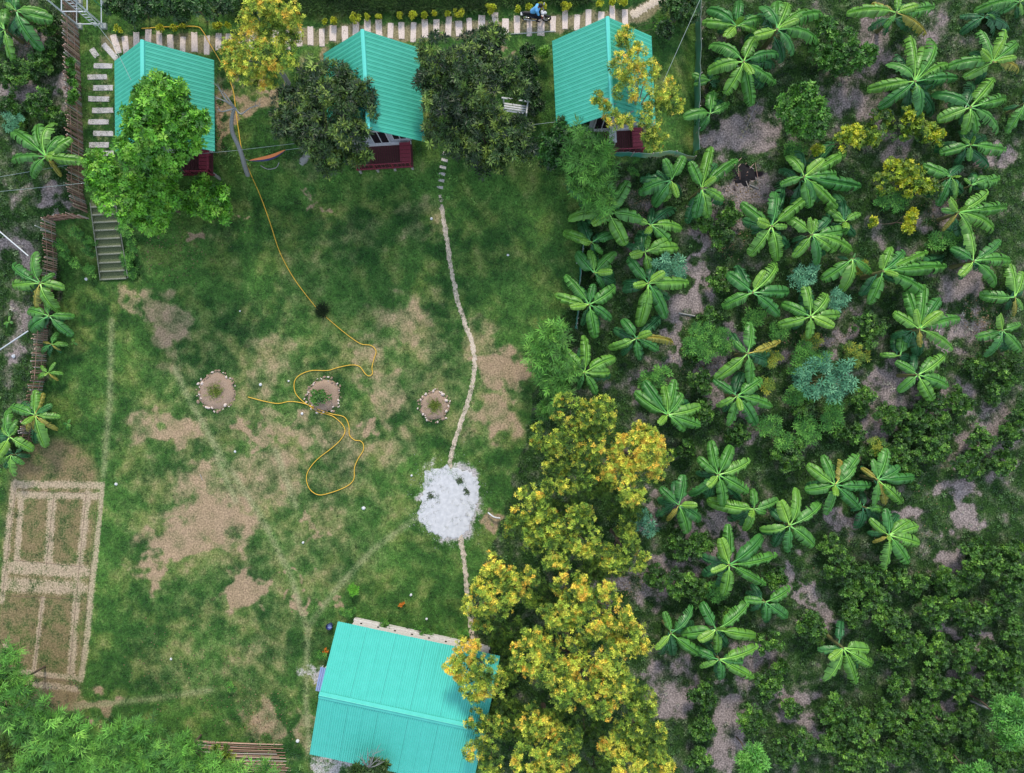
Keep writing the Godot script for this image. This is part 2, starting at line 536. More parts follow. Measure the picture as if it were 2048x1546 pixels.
const BARE := [1450, 270, 48, 40, 1.0, 1510, 260, 40, 50, 0.9, 1690, 200, 62, 45, 0.8, 1490, 380, 60, 45, 0.75, 1450, 430, 40, 30, 0.7, 1402, 470, 14, 60, 0.9, 1390, 560, 16, 60, 0.9, 1362, 620, 30, 36, 0.8, 1560, 90, 50, 30, 0.4, 1745, 90, 40, 60, 0.8, 1870, 60, 50, 40, 0.5, 1915, 660, 42, 36, 1.0, 1790, 770, 45, 60, 0.95, 1760, 840, 40, 40, 0.9, 1890, 790, 60, 36, 0.75, 1930, 900, 30, 60, 0.8, 1690, 1035, 36, 22, 1.0, 1790, 1035, 40, 22, 1.0, 1420, 1040, 60, 22, 0.95, 1325, 1130, 60, 22, 0.9, 1420, 1100, 20, 40, 0.9, 1570, 1140, 22, 34, 0.9, 1612, 1195, 12, 40, 1.0, 1625, 1222, 40, 16, 0.95, 1915, 1010, 30, 60, 1.0, 1985, 870, 40, 70, 0.8, 1465, 1420, 28, 80, 0.9, 1440, 1500, 30, 60, 0.85, 1580, 1400, 46, 26, 0.95, 1610, 1440, 18, 50, 0.9, 1340, 1380, 40, 60, 0.85, 1900, 1255, 24, 10, 1.0, 1955, 1272, 24, 12, 1.0, 1230, 1165, 60, 26, 0.9, 1300, 1180, 50, 30, 0.75, 1890, 1115, 30, 30, 0.9, 1510, 1310, 40, 30, 0.85, 1895, 1415, 18, 20, 0.95, 1930, 1350, 40, 12, 0.8, 1480, 820, 26, 60, 0.8, 1640, 690, 36, 24, 0.8, 1450, 700, 40, 40, 0.8, 1420, 770, 26, 50, 0.8, 1690, 660, 26, 24, 0.9, 1560, 720, 30, 24, 0.6, 1280, 760, 40, 50, 0.5, 1270, 480, 20, 30, 0.9, 1300, 420, 20, 40, 0.6, 1750, 460, 40, 30, 0.5, 1780, 290, 50, 40, 0.6, 1880, 440, 40, 40, 0.7, 1990, 310, 30, 20, 0.8, 1930, 560, 50, 40, 0.8, 40, 180, 40, 40, 0.7, 95, 395, 40, 26, 0.9, 15, 490, 34, 26, 1.0, 70, 70, 40, 30, 0.6, 120, 180, 18, 40, 0.7, 40, 390, 30, 20, 0.5, 30, 690, 30, 20, 0.6, 40, 640, 20, 50, 0.5, 1350, 1030, 30, 40, 0.7, 1300, 1010, 40, 30, 0.6, 1480, 1090, 16, 40, 0.8]
const TRAIL := [[350, 735, 365, 775, 440, 910, 520, 1030, 580, 1150, 612, 1255], [612, 1255, 660, 1190, 740, 1100, 835, 1030], [222, 640, 218, 800, 205, 950], [614, 1255, 610, 1400, 618, 1505], [130, 1412, 220, 1405, 300, 1396, 420, 1378], [430, 910, 470, 1000], [550, 900, 590, 1010]]

func build_ground() -> void:
	var blank := PackedFloat32Array()
	blank.resize(FW * FH)
	var dry := blank.duplicate()
	for i in range(0, DRY.size(), 5):
		dry = stamp(dry, DRY[i], DRY[i + 1], DRY[i + 2], DRY[i + 3], DRY[i + 4])
	var bare := blank.duplicate()
	for i in range(0, BARE.size(), 5):
		bare = stamp(bare, BARE[i], BARE[i + 1], BARE[i + 2], BARE[i + 3], BARE[i + 4])
	bare = stroke(bare, [1405, 380, 1408, 440, 1395, 510, 1380, 590, 1360, 640, 1340, 700], 22, 1.0)
	var trail := blank.duplicate()
	for t in TRAIL:
		trail = stroke(trail, t, 12.0, 0.8, 0.9)
	# worn strip under the stepping stones
	var worn := blank.duplicate()
	worn = stroke(worn, [215, 85, 430, 84, 640, 68, 880, 60, 1140, 45, 1260, 32, 1300, 12, 1330, -20], 34.0, 0.85, 0.7)
	worn = stroke(worn, [198, 130, 203, 300], 44.0, 0.35, 0.8)
	# ball court scratched into the grass
	var court := blank.duplicate()
	court = stroke(court, [30, 967, 206, 969], 16.0, 1.0, 0.5)
	court = stroke(court, [36, 988, 192, 990], 15.0, 1.0, 0.5)
	court = stroke(court, [206, 967, 196, 1060, 182, 1170, 172, 1280, 160, 1358], 13.0, 1.0, 0.5)
	court = stroke(court, [174, 985, 164, 1070, 152, 1180, 140, 1350], 16.0, 0.95, 0.5)
	court = stroke(court, [103, 988, 94, 1130], 18.0, 0.95, 0.5)
	court = stroke(court, [84, 1195, 76, 1260, 66, 1342], 9.0, 1.0, 0.5)
	court = stroke(court, [42, 985, 32, 1120], 13.0, 0.95, 0.5)
	court = stroke(court, [27, 962, 16, 1050, 2, 1200], 14.0, 0.9, 0.5)
	court = stroke(court, [25, 1132, 165, 1142], 28.0, 0.95, 0.5)
	court = stroke(court, [15, 1168, 160, 1174], 30.0, 0.8, 0.5)
	court = stroke(court, [10, 1290, 4, 1400], 14.0, 0.8, 0.5)
	court = stroke(court, [45, 1342, 158, 1356], 12.0, 0.95, 0.5)
	court = stroke(court, [62, 1366, 150, 1376], 14.0, 0.9, 0.5)
	var yard := blank.duplicate()
	yard = stroke(yard, [106, 965, 70, 1360], 180.0, 0.8, 0.15)
	# orchard soil behind the fences
	var sw := 182
	var sh := 141
	var soil := PackedFloat32Array()
	soil.resize(sw * sh)
	var poly := []
	for e in [LAWN_EDGE, FENCE_EDGE]:
		var pg := PackedVector2Array()
		for i in range(0, e.size(), 2):
			var p := at(e[i], e[i + 1])
			pg.append(Vector2(p.x, p.z))
		poly.append(pg)
	for y in sh:
		for x in sw:
			var q := Vector2((x + 0.5) / sw - 0.5, (y + 0.5) / sh - 0.5) * Vector2(TEX_X, TEX_Z)
			if Geometry2D.is_point_in_polygon(q, poly[0]) or Geometry2D.is_point_in_polygon(q, poly[1]):
				soil[y * sw + x] = 1.0
	var a := grown(dry, FW, FH)
	var b := grown(bare, FW, FH)
	var c := grown(trail, FW, FH)
	var d := grown(worn, FW, FH)
	var e2 := grown(court, FW, FH)
	var dust := stamp(blank.duplicate(), 897, 1003, 62, 74, 1.0)
	dust = stamp(dust, 626, 1338, 26, 20, 0.7)
	dust = stamp(dust, 670, 1535, 60, 30, 0.75)
	var h2 := grown(dust, FW, FH)
	var g := grown(yard, FW, FH)
	var s := grown(soil, sw, sh)
	var n1 := noise_bytes(0.009, 1, 3)
	var n2 := noise_bytes(0.045, 2, 4)
	var n3 := noise_bytes(0.47, 3, 2)
	var n4 := noise_bytes(0.02, 4, 3)
	var n5 := noise_bytes(0.03, 5, 3)
	var n6 := noise_bytes(0.03, 6, 3)
	var char_ := stamp(blank.duplicate(), 1490, 350, 30, 26, 1.0)
	var h3 := grown(char_, FW, FH)
	var out := PackedByteArray()
	out.resize(TEX_W * TEX_H * 3)
	var k := 1.0 / 255.0
	for i in TEX_W * TEX_H:
		var v1 := n1[i] * k
		var v2 := n2[i] * k
		var v3 := n3[i] * k
		var v4 := n4[i] * k
		var wi := clampi(i + int((n5[i] - 128) * 0.20) + TEX_W * int((n6[i] - 128) * 0.20), 0, TEX_W * TEX_H - 1)   # warps the patch outlines
		var fine := 0.66 + 0.68 * v3
		# lawn: dark, mid and yellowish grass
		var t := clampf(v1 * 1.1 + (v2 - 0.5) * 0.9, 0.0, 1.0)
		var y := clampf((v4 - 0.45) * 2.6 + (v2 - 0.5) * 0.7, 0.0, 1.0)
		var r := lerpf(0.17, 0.325, t)
		var gr := lerpf(0.305, 0.48, t)
		var bl := lerpf(0.145, 0.22, t)
		r = lerpf(r, 0.45, y * 0.55)
		gr = lerpf(gr, 0.53, y * 0.55)
		bl = lerpf(bl, 0.235, y * 0.55)
		# dry and bare patches in the lawn
		var w := smoothstep(0.0, 1.12, a[wi] * 1.1 + (v2 - 0.5) * 0.6 + (v3 - 0.5) * 0.3 + (v4 - 0.5) * 0.5 + 0.07)
		w = w * 0.92
		r = lerpf(r, lerpf(0.58, 0.67, v2), w)
		gr = lerpf(gr, lerpf(0.50, 0.56, v2), w)
		bl = lerpf(bl, lerpf(0.40, 0.475, v2), w)
		w = c[i] * smoothstep(0.1, 0.6, v3 * 0.5 + v2 * 0.5) * 0.95
		r = lerpf(r, 0.57, w)
		gr = lerpf(gr, 0.58, w)
		bl = lerpf(bl, 0.43, w)
		w = smoothstep(0.3, 0.65, d[i] + (v2 - 0.5) * 0.8 + (v3 - 0.5) * 0.5) * 0.8
		r = lerpf(r, 0.57, w)
		gr = lerpf(gr, 0.50, w)
		bl = lerpf(bl, 0.41, w)
		if g[i] > 0.01:
			w = minf(1.0, g[i] * 1.2) * smoothstep(0.1, 0.75, v2 * 0.6 + v3 * 0.6)
			r = lerpf(r, 0.49, w)
			gr = lerpf(gr, 0.43, w)
			bl = lerpf(bl, 0.32, w)
			w = smoothstep(0.3, 0.95, e2[i] + (v2 - 0.5) * 0.7 + (v3 - 0.5) * 0.9) * 0.85
			r = lerpf(r, 0.68, w)
			gr = lerpf(gr, 0.61, w)
			bl = lerpf(bl, 0.52, w)
		# pale dust trodden out of the cement patch
		if h2[i] > 0.01:
			w = smoothstep(0.35, 0.8, h2[wi] + (v2 - 0.5) * 0.8 + (v3 - 0.5) * 0.6)
			r = lerpf(r, 0.68, w)
			gr = lerpf(gr, 0.66, w)
			bl = lerpf(bl, 0.65, w)
		# orchard: grey-mauve soil under weeds and litter
		if s[i] > 0.01:
			var m := smoothstep(0.12, 0.9, b[wi] * 0.8 + (v2 - 0.5) * 1.0 + (v3 - 0.5) * 0.35 + (v4 - 0.5) * 0.6 + 0.2)
			var q := smoothstep(0.2, 0.8, v2 * 0.5 + v3 * 0.5)
			var or_ := lerpf(lerpf(0.13, 0.24, q), lerpf(0.335, 0.50, q) + 0.11 * b[wi], m)
			var og := lerpf(lerpf(0.215, 0.35, q), lerpf(0.305, 0.455, q) + 0.105 * b[wi], m)
			var ob := lerpf(lerpf(0.11, 0.165, q), lerpf(0.295, 0.44, q) + 0.10 * b[wi], m)
			w = smoothstep(0.3, 0.7, s[i] + (v2 - 0.5) * 0.5)
			r = lerpf(r, or_, w)
			gr = lerpf(gr, og, w)
			bl = lerpf(bl, ob, w)
			if h3[i] > 0.01:   # charred ground
				w = smoothstep(0.35, 0.85, h3[wi] + (v2 - 0.5) * 0.7 + (v3 - 0.5) * 0.7) * 0.92
				r = lerpf(r, 0.10, w)
				gr = lerpf(gr, 0.09, w)
				bl = lerpf(bl, 0.11, w)
		out[i * 3] = int(clampf(r * fine, 0.0, 1.0) * 255.0)
		out[i * 3 + 1] = int(clampf(gr * fine, 0.0, 1.0) * 255.0)
		out[i * 3 + 2] = int(clampf(bl * fine, 0.0, 1.0) * 255.0)
	ground_img = Image.create_from_data(TEX_W, TEX_H, false, Image.FORMAT_RGB8, out)
	var m := StandardMaterial3D.new()
	m.albedo_texture = ImageTexture.create_from_image(ground_img)
	m.roughness = 1.0
	m.metallic_specular = 0.1
	m.heightmap_enabled = true
	m.heightmap_texture = ImageTexture.create_from_image(Image.create_from_data(TEX_W, TEX_H, false, Image.FORMAT_L8, n3))
	m.heightmap_scale = 1.5
	# one sheet, fine in the garden and coarse to the horizon
	var xs := []
	var zs := []
	for v in [-900.0, -400.0, -200.0, -100.0, -60.0]:
		xs.append(v)
		zs.append(v)
	var p0 := -41.0
	while p0 < 41.01:
		xs.append(p0)
		p0 += 0.41
	p0 = -32.0
	while p0 < 32.01:
		zs.append(p0)
		p0 += 0.4
	for v in [60.0, 100.0, 200.0, 400.0, 900.0]:
		xs.append(v)
		zs.append(v)
	var verts := PackedVector3Array()
	var uvs := PackedVector2Array()
	var idx := PackedInt32Array()
	for z in zs:
		for x in xs:
			verts.append(Vector3(x, ground_h(x, z), z))
			uvs.append(Vector2(x / TEX_X + 0.5, z / TEX_Z + 0.5))
	var nx := xs.size()
	for j in zs.size() - 1:
		for i in nx - 1:
			var o := j * nx + i
			idx.append_array([o, o + 1, o + nx, o + 1, o + nx + 1, o + nx])
	var st := SurfaceTool.new()
	st.begin(Mesh.PRIMITIVE_TRIANGLES)
	for i in verts.size():
		st.set_uv(uvs[i])
		st.set_smooth_group(0)
		st.add_vertex(verts[i])
	for i in idx:
		st.add_index(i)
	st.generate_normals()
	setting("ground", st.commit(), m)

func ground_color(x: float, z: float) -> Color:
	var ix := clampi(int((x / TEX_X + 0.5) * TEX_W), 0, TEX_W - 1)
	var iz := clampi(int((z / TEX_Z + 0.5) * TEX_H), 0, TEX_H - 1)
	return ground_img.get_pixel(ix, iz)

func trodden(pts: Array, width: float, lift: float) -> ArrayMesh:   # a worn strip with ragged edges
	var line := []
	for i in range(0, pts.size(), 2):
		line.append(at(pts[i], pts[i + 1]))
	line = smooth_line(line, 14)
	var n := FastNoiseLite.new()
	n.seed = int(pts[0])
	n.frequency = 1.3
	n.fractal_octaves = 3
	var rows := []
	for i in line.size():
		var d: Vector3 = (line[mini(i + 1, line.size() - 1)] - line[maxi(i - 1, 0)]).normalized()
		var s := d.cross(Vector3.UP)
		var row := []
		for k in 5:
			var o := (k / 2.0 - 1.0) * width * 0.5
			if k == 0 or k == 4:
				o *= 1.0 + n.get_noise_2d(i * 0.35, k * 20.0) * 0.9
			var p: Vector3 = line[i] + s * o
			p.y = ground_h(p.x, p.z) + (lift if k > 0 and k < 4 else -0.01)
			row.append(p)
		rows.append(row)
	var st := new_st()
	st.set_smooth_group(1)
	for i in rows.size() - 1:
		for k in 4:
			quad(st, rows[i][k], rows[i + 1][k], rows[i + 1][k + 1], rows[i][k + 1])
	return done(st)

func ragged_patch(pts: Array, amp: float, lift: float) -> ArrayMesh:
	var poly := PackedVector2Array()
	var n := FastNoiseLite.new()
	n.seed = int(pts[0])
	n.frequency = 1.1
	n.fractal_octaves = 4
	var line := []
	for i in range(0, pts.size(), 2):
		line.append(at(pts[i], pts[i + 1]))
	line.append(line[0])
	line = smooth_line(line, 14)
	line.pop_back()
	var mid := Vector3.ZERO
	for p in line:
		mid += p / line.size()
	for p in line:
		var q: Vector3 = p + (p - mid).normalized() * n.get_noise_2d(p.x * 2.0, p.z * 2.0) * amp
		poly.append(Vector2(q.x, q.z))
	var st := new_st()
	var ids := Geometry2D.triangulate_polygon(poly)
	var y := ground_h(mid.x, mid.z)
	var inner := []
	for p in poly:
		inner.append(Vector3(lerpf(p.x, mid.x, 0.04), y + lift, lerpf(p.y, mid.z, 0.04)))
	for i in range(0, ids.size(), 3):
		tri(st, inner[ids[i]], inner[ids[i + 1]], inner[ids[i + 2]])
	for i in poly.size():
		var j := (i + 1) % poly.size()
		quad(st, inner[i], inner[j], Vector3(poly[j].x, y - 0.01, poly[j].y), Vector3(poly[i].x, y - 0.01, poly[i].y))
	return done(st)

func crumbs(called: String, list: Array, count: int, mat: Material, s0: float, s1: float, tint: Array) -> void:   # loose bits spread round [px, py, rx, ry]
	var st := new_st()
	box(st, Vector3.ZERO, Vector3(1, 0.6, 0.8), Basis.IDENTITY, 0.18)
	var mesh := done(st)
	var xfs := []
	var cols := []
	for i in count:
		var q: Array = list[rng.randi() % list.size()]
		var p := at(q[0] + rng.randfn() * q[2] * 0.5, q[1] + rng.randfn() * q[3] * 0.5, 0.01)
		xfs.append(Transform3D(Basis.from_euler(Vector3(rng.randf_range(-0.4, 0.4), rng.randf() * TAU, rng.randf_range(-0.4, 0.4))).scaled(Vector3.ONE * rng.randf_range(s0, s1)), p))
		cols.append(pick(tint, rng.randf()))
	var o := scatter(numbered(called), mesh, mat, xfs, cols, self)
	o.set_meta("kind", "stuff")
	tag(o, {"gravel": "loose pale crumbs of cement round the white patch", "litter": "brown fallen leaves and chips strewn over soil and grass"}[called], called)

const STONES := [232, 88, 17, 252, 93, 4, 273, 84, 0, 297, 75, 0, 319, 81, 0, 341, 85, 0, 366, 90, 0, 389, 84, 0, 414, 90, 0, 437, 84, 0, 457, 83, 0, 599, 78, 0, 621, 72, 0, 644, 75, 0, 666, 67, 0, 690, 70, 0, 712, 62, 0, 735, 58, 0, 758, 57, 0, 781, 62, 0, 803, 61, 0, 827, 65, 0, 850, 57, 0, 873, 56, 0, 897, 53, 0, 918, 57, 0, 939, 52, 0, 963, 46, 0, 990, 42, 0, 1011, 54, 0, 1034, 49, 0, 1059, 57, 0, 1082, 52, 0, 1106, 48, 0, 1130, 40, 0, 1154, 45, 0, 1177, 38, 0, 1202, 40, 0, 1225, 30, 0, 1250, 36, 0, 480, 85, 0, 504, 80, 0, 528, 82, 0, 552, 78, 0, 576, 80, 0]
const SIDE_STONES := [206, 132, 37, 195, 154, 39, 206, 176, 40, 197, 198, 42, 206, 221, 42, 197, 244, 41, 207, 267, 40, 198, 290, 40, 208, 307, 38]

func slab_mesh(w: float, l: float, sd: int) -> ArrayMesh:   # a cast slab with slightly uneven outline and worn rim
	var r := RandomNumberGenerator.new()
	r.seed = sd
	var ring := []
	for q in [[-1, -1], [0, -1], [1, -1], [1, 0], [1, 1], [0, 1], [-1, 1], [-1, 0]]:
		ring.append(Vector3(q[0] * w * 0.5 * r.randf_range(0.88, 1.03), 0, q[1] * l * 0.5 * r.randf_range(0.93, 1.04)))
	var st := new_st()
	for k in 8:
		var n := (k + 1) % 8
		quad(st, ring[k] + Vector3(0, -0.08, 0), ring[n] + Vector3(0, -0.08, 0), ring[n] + Vector3(0, 0.02, 0), ring[k] + Vector3(0, 0.02, 0))
		quad(st, ring[k] + Vector3(0, 0.02, 0), ring[n] + Vector3(0, 0.02, 0), ring[n] * 0.94 + Vector3(0, 0.035, 0), ring[k] * 0.94 + Vector3(0, 0.035, 0))
		tri(st, ring[k] * 0.94 + Vector3(0, 0.035, 0), ring[n] * 0.94 + Vector3(0, 0.035, 0), Vector3(0, 0.035, 0))
	return done(st)

func build_paths() -> void:
	setting("footpath", trodden([880, 390, 886, 430, 894, 480, 903, 540, 915, 600, 931, 650, 945, 690, 949, 735, 941, 785, 922, 845, 906, 895, 898, 940], 0.34, 0.02), mats.dirt)
	setting("footpath", trodden([920, 1070, 927, 1110, 932, 1160, 940, 1230, 945, 1290], 0.38, 0.02), mats.dirt)
	setting("footpath", trodden([1262, 32, 1285, 18, 1310, 4, 1345, -14], 0.6, 0.02), mats.dirt)
	setting("cement_pavement", ragged_patch([848, 942, 898, 932, 950, 952, 960, 975, 948, 1035, 925, 1072, 885, 1076, 838, 1042, 846, 990], 0.28, 0.025), mats.cement)
	crumbs("gravel", [[850, 960, 30, 40], [940, 960, 40, 30], [940, 1050, 40, 40], [850, 1040, 30, 30], [890, 1075, 40, 20], [897, 990, 80, 90]], 420, mats.grass, 0.015, 0.045, [Color(0.6, 0.6, 0.62), Color(0.86, 0.86, 0.88)])
	crumbs("litter", [[440, 240, 10, 70], [1480, 390, 70, 50], [1450, 480, 40, 40], [1290, 430, 30, 50], [1240, 1170, 70, 40], [1400, 700, 60, 60], [1900, 420, 60, 40], [1620, 690, 80, 40], [60, 90, 60, 70], [1960, 640, 40, 40], [350, 500, 90, 60], [520, 1440, 60, 60], [1800, 1000, 150, 200], [420, 1350, 160, 120]], 2600, mats.grass, 0.03, 0.085, [Color(0.36, 0.29, 0.22), Color(0.60, 0.52, 0.40), Color(0.50, 0.40, 0.26)])
	# stepping stones: cast slabs let into the turf
	var slabs := []
	for i in 5:
		slabs.append(slab_mesh(0.40, 1.12, i + 1))
	for i in range(0, STONES.size(), 3):
		var o := top("stepping_stone", slabs[(i / 3) % 5], mats.warm_stone, "pale pinkish stepping slab of the row behind the cabins", "stepping stone", "stepping stones behind the cabins")
		o.position = at(STONES[i], STONES[i + 1])
		o.rotation.y = deg_to_rad(STONES[i + 2] + rng.randf_range(-3, 3))
		o.scale = Vector3(rng.randf_range(0.85, 1.1), 1, rng.randf_range(0.85, 1.12))
	for i in range(0, SIDE_STONES.size(), 3):
		var o := top("stepping_stone", slabs[(i / 3) % 5], mats.stone, "grey stepping slab laid crosswise between bamboo fence and cabin", "stepping stone", "stepping stones beside the bamboo fence")
		o.position = at(SIDE_STONES[i], SIDE_STONES[i + 1])
		o.rotation.y = PI / 2 + deg_to_rad(rng.randf_range(-2, 2))
		o.scale = Vector3(0.85, 1, SIDE_STONES[i + 2] / 36.0)
	for q in [[221, 104, 42, 1.15], [189, 106, 35, 0.55]]:
		var o := top("stepping_stone", slabs[int(q[0]) % 5], mats.stone, "slanting stepping slab where the two slab rows meet", "stepping stone", "stepping stones on the corner")
		o.position = at(q[0], q[1])
		o.rotation.y = deg_to_rad(q[2])
		o.scale = Vector3(0.9, 1, q[3])
	# small steps down the bank
	for q in [[892, 307], [889, 320], [886, 334], [884, 347], [882, 360], [880, 374]]:
		var o := top("bank_step", slabs[int(q[1]) % 5], mats.stone, "small grey slab step on the grass bank above the footpath", "step", "slab steps down the bank")
		o.position = at(q[0], q[1], 0.02)
		o.rotation.y = PI / 2 - 0.25
		o.scale = Vector3(0.42, 1, 0.36)
	var kerb := top("edging", tube_mesh(smooth_line([at(1005, 69, 0.02), at(1060, 66, 0.02), at(1110, 62, 0.02)], 3), [0.035], 5), mats.concrete, "thin concrete edging below the stepping slabs", "edging")
	kerb.position.y = 0.0

# ------------------------------------------------------------------ cabins
func sheet_mesh(z0: float, z1: float, ridge: Vector2, eave: Vector2, pitch: float) -> ArrayMesh:
	# a strip of ribbed roofing from ridge to eave: x and height in "ridge" and "eave"
	var prof := [[z0, 0.0]]
	var n := int(round((z1 - z0) / pitch))
	for i in n:
		var c := z0 + (i + 0.5) * (z1 - z0) / n
		prof.append([c - 0.060, 0.0])
		prof.append([c - 0.055, -0.04])
		prof.append([c - 0.028, -0.04])
		prof.append([c - 0.02, 0.02])
		prof.append([c + 0.028, 0.02])
		prof.append([c + 0.040, 0.0])
	prof.append([z1, 0.0])
	var st := new_st()
	for i in prof.size() - 1:
		var a: Array = prof[i]
		var b: Array = prof[i + 1]
		quad(st, Vector3(ridge.x, ridge.y + a[1], a[0]), Vector3(ridge.x, ridge.y + b[1], b[0]), Vector3(eave.x, eave.y + b[1], b[0]), Vector3(eave.x, eave.y + a[1], a[0]))
		quad(st, Vector3(ridge.x, ridge.y - 0.06, a[0]), Vector3(ridge.x, ridge.y - 0.06, b[0]), Vector3(eave.x, eave.y - 0.06, b[0]), Vector3(eave.x, eave.y - 0.06, a[0]))
	return done(st)

func cabin(label: String, c_px: Array, turn: float, w: float, l: float, table: bool, inset: float) -> void:
	var he := 4.4
	var hr := 6.75
	var c := at_h(c_px[0], c_px[1], he)
	var o := thing("cabin", label, "cabin", Vector3(c.x, 0, c.z), turn, "green roofed cabins")
	var floor_y := 2.15
	# roof: ribbed sheets on two slopes, ridge cap, barge boards
	var roof := Node3D.new()
	roof.name = "roof"
	o.add_child(roof)
	var n := 7
	for s in [-1, 1]:
		for i in n:
			var z0 := -l + 2.0 * l * i / n
			part("roof_sheet", sheet_mesh(z0, z0 + 2.0 * l / n, Vector2(0, hr), Vector2(s * w, he), 0.25), mats.roof, roof)
	var st := new_st()
	for s in [-1, 1]:
		quad(st, Vector3(0, hr + 0.09, -l - 0.03), Vector3(0, hr + 0.09, l + 0.03), Vector3(s * 0.10, hr + 0.03, l + 0.03), Vector3(s * 0.10, hr + 0.03, -l - 0.03))
		quad(st, Vector3(s * 0.10, hr + 0.03, -l - 0.03), Vector3(s * 0.10, hr + 0.03, l + 0.03), Vector3(s * 0.12, hr - 0.11, l + 0.03), Vector3(s * 0.12, hr - 0.11, -l - 0.03))
	part("ridge_cap", done(st), mats.ridge, roof)
	for z in [-l - 0.02, l + 0.02]:
		for s in [-1, 1]:
			st = new_st()
			tube(st, [Vector3(0, hr - 0.03, z), Vector3(s * w, he - 0.03, z)], [0.035], 4)
			part("barge_board", done(st), mats.roof, roof)
	# walls, the south one set back under the roof
	var zs := l - 0.85
	var zn := -l + 0.3
	var xw := w - inset
	var top_y := lerpf(he, hr, inset / w) - 0.12
	for z in [zn, zs]:
		st = new_st()
		for f in [0.06, -0.06]:
			tri(st, Vector3(-xw, top_y, z + f), Vector3(0, hr - 0.15, z + f), Vector3(xw, top_y, z + f))
			quad(st, Vector3(-xw, floor_y, z + f), Vector3(-xw, top_y, z + f), Vector3(xw, top_y, z + f), Vector3(xw, floor_y, z + f))
		for q in range(-9, 10):   # battens over the board joints
			var bx := q * xw / 9.6
			var by := lerpf(hr - 0.2, top_y - 0.05, absf(bx) / xw)
			box(st, Vector3(bx, (floor_y + by) * 0.5, z + 0.075 * signf(z)), Vector3(0.05, by - floor_y, 0.03))
		part("wall", done(st), mats.cabin_wall, o)
	for s in [-1, 1]:
		part("wall", box_mesh(Vector3(s * xw, (floor_y + top_y) * 0.5, (zn + zs) * 0.5), Vector3(0.1, top_y - floor_y, zs - zn - 0.14), 0.005), mats.cabin_wall, o)
	part("sill_board", box_mesh(Vector3(0, floor_y + 0.12, zs + 0.13), Vector3(2.0 * xw, 0.22, 0.12), 0.01), mats.white, o)
	# door and windows of the south front
	for q in [[0.0, 0.5, 1.15, "door"], [-1.18, 0.42, 0.75, "window"], [1.18, 0.42, 0.75, "window"]]:
		var wy: float = floor_y + (1.28 if q[3] == "door" else 1.45)
		var f := part(q[3], box_mesh(Vector3(q[0], wy, zs + 0.10), Vector3(q[1] * 2.0, q[2] * 1.7, 0.07), 0.01), mats.white, o)
		for s in [-1, 1]:
			part("pane", box_mesh(Vector3(q[0] + s * q[1] * 0.47, wy, zs + 0.145), Vector3(q[1] * 0.8, q[2] * 1.45, 0.02), 0.003), mats.glass, f)
	# deck on stilts with rail and bench
	var zd := l + 0.75
	var wd := w - (0.35 if table else inset)
	var deck := Node3D.new()
	deck.name = "deck"
	o.add_child(deck)
	st = new_st()
	var bx := -wd + 0.07
	while bx < wd:
		box(st, Vector3(bx, floor_y - 0.03 + rng.randf_range(-0.004, 0.004), (zs + zd) * 0.5 + 0.08), Vector3(0.125, 0.05, zd - zs - 0.16), Basis.IDENTITY, 0.008)
		bx += 0.14
	part("decking", done(st), mats.deck, deck)
	part("deck_beam", box_mesh(Vector3(0, floor_y - 0.16, zd - 0.1), Vector3(wd * 2.0, 0.16, 0.08), 0.01), mats.red_wood, deck)
	for s in [-1.0, -0.33, 0.33, 1.0]:
		var gx: float = s * (wd - 0.1)
		var g := o.to_global(Vector3(gx, 0, zd - 0.15))
		var gy := ground_h(g.x, g.z) - 0.1
		part("stilt", box_mesh(Vector3(gx, (gy + floor_y - 0.1) * 0.5, zd - 0.15), Vector3(0.14, floor_y - 0.1 - gy, 0.14), 0.01), mats.stilt, deck)
		part("rail_post", box_mesh(Vector3(gx, floor_y + 0.42, zd - 0.02), Vector3(0.07, 0.95, 0.07), 0.01), mats.red_wood, deck)
	for y in [0.12, 0.86]:
		part("rail", box_mesh(Vector3(0, floor_y + y, zd - 0.02), Vector3(wd * 2.0, 0.05, 0.06), 0.01), mats.red_wood, deck)
	for s in [-1, 1]:
		part("rail", box_mesh(Vector3(s * wd, floor_y + 0.86, (l + zd) * 0.5 - 0.3), Vector3(0.06, 0.05, zd - l + 0.5), 0.01), mats.red_wood, deck)
	for i in 14:
		part("baluster", box_mesh(Vector3(-wd + (i + 0.5) * wd * 2.0 / 14.0, floor_y + 0.48, zd - 0.02), Vector3(0.03, 0.7, 0.03), 0.004), mats.red_wood, deck)
	# plank bench along the end of the deck
	var bench := Node3D.new()
	bench.name = "bench"
	o.add_child(bench)
	for i in 5:
		part("plank", box_mesh(Vector3(wd - 0.38, floor_y + 0.44, zs + 0.3 + i * 0.235), Vector3(0.62, 0.04, 0.21), 0.008), mats.red_wood, bench)
	for z in [zs + 0.35, zd - 0.3]:
		part("leg", box_mesh(Vector3(wd - 0.38, floor_y + 0.21, z), Vector3(0.5, 0.42, 0.06), 0.006), mats.red_wood, bench)
	if table:
		var p := o.to_global(Vector3(0.62, floor_y, l - 0.22))
		var t := thing("deck_table", "narrow white plank table on the deck of a cabin", "table", p, turn)
		for i in 3:
			part("plank", box_mesh(Vector3((i - 1) * 0.15, 0.72, 0), Vector3(0.14, 0.04, 1.0), 0.008), mats.white, t)
		for q in [[-1, -1], [1, -1], [1, 1], [-1, 1]]:
			part("leg", box_mesh(Vector3(q[0] * 0.17, 0.35, q[1] * 0.42), Vector3(0.05, 0.7, 0.05), 0.005), mats.white, t)

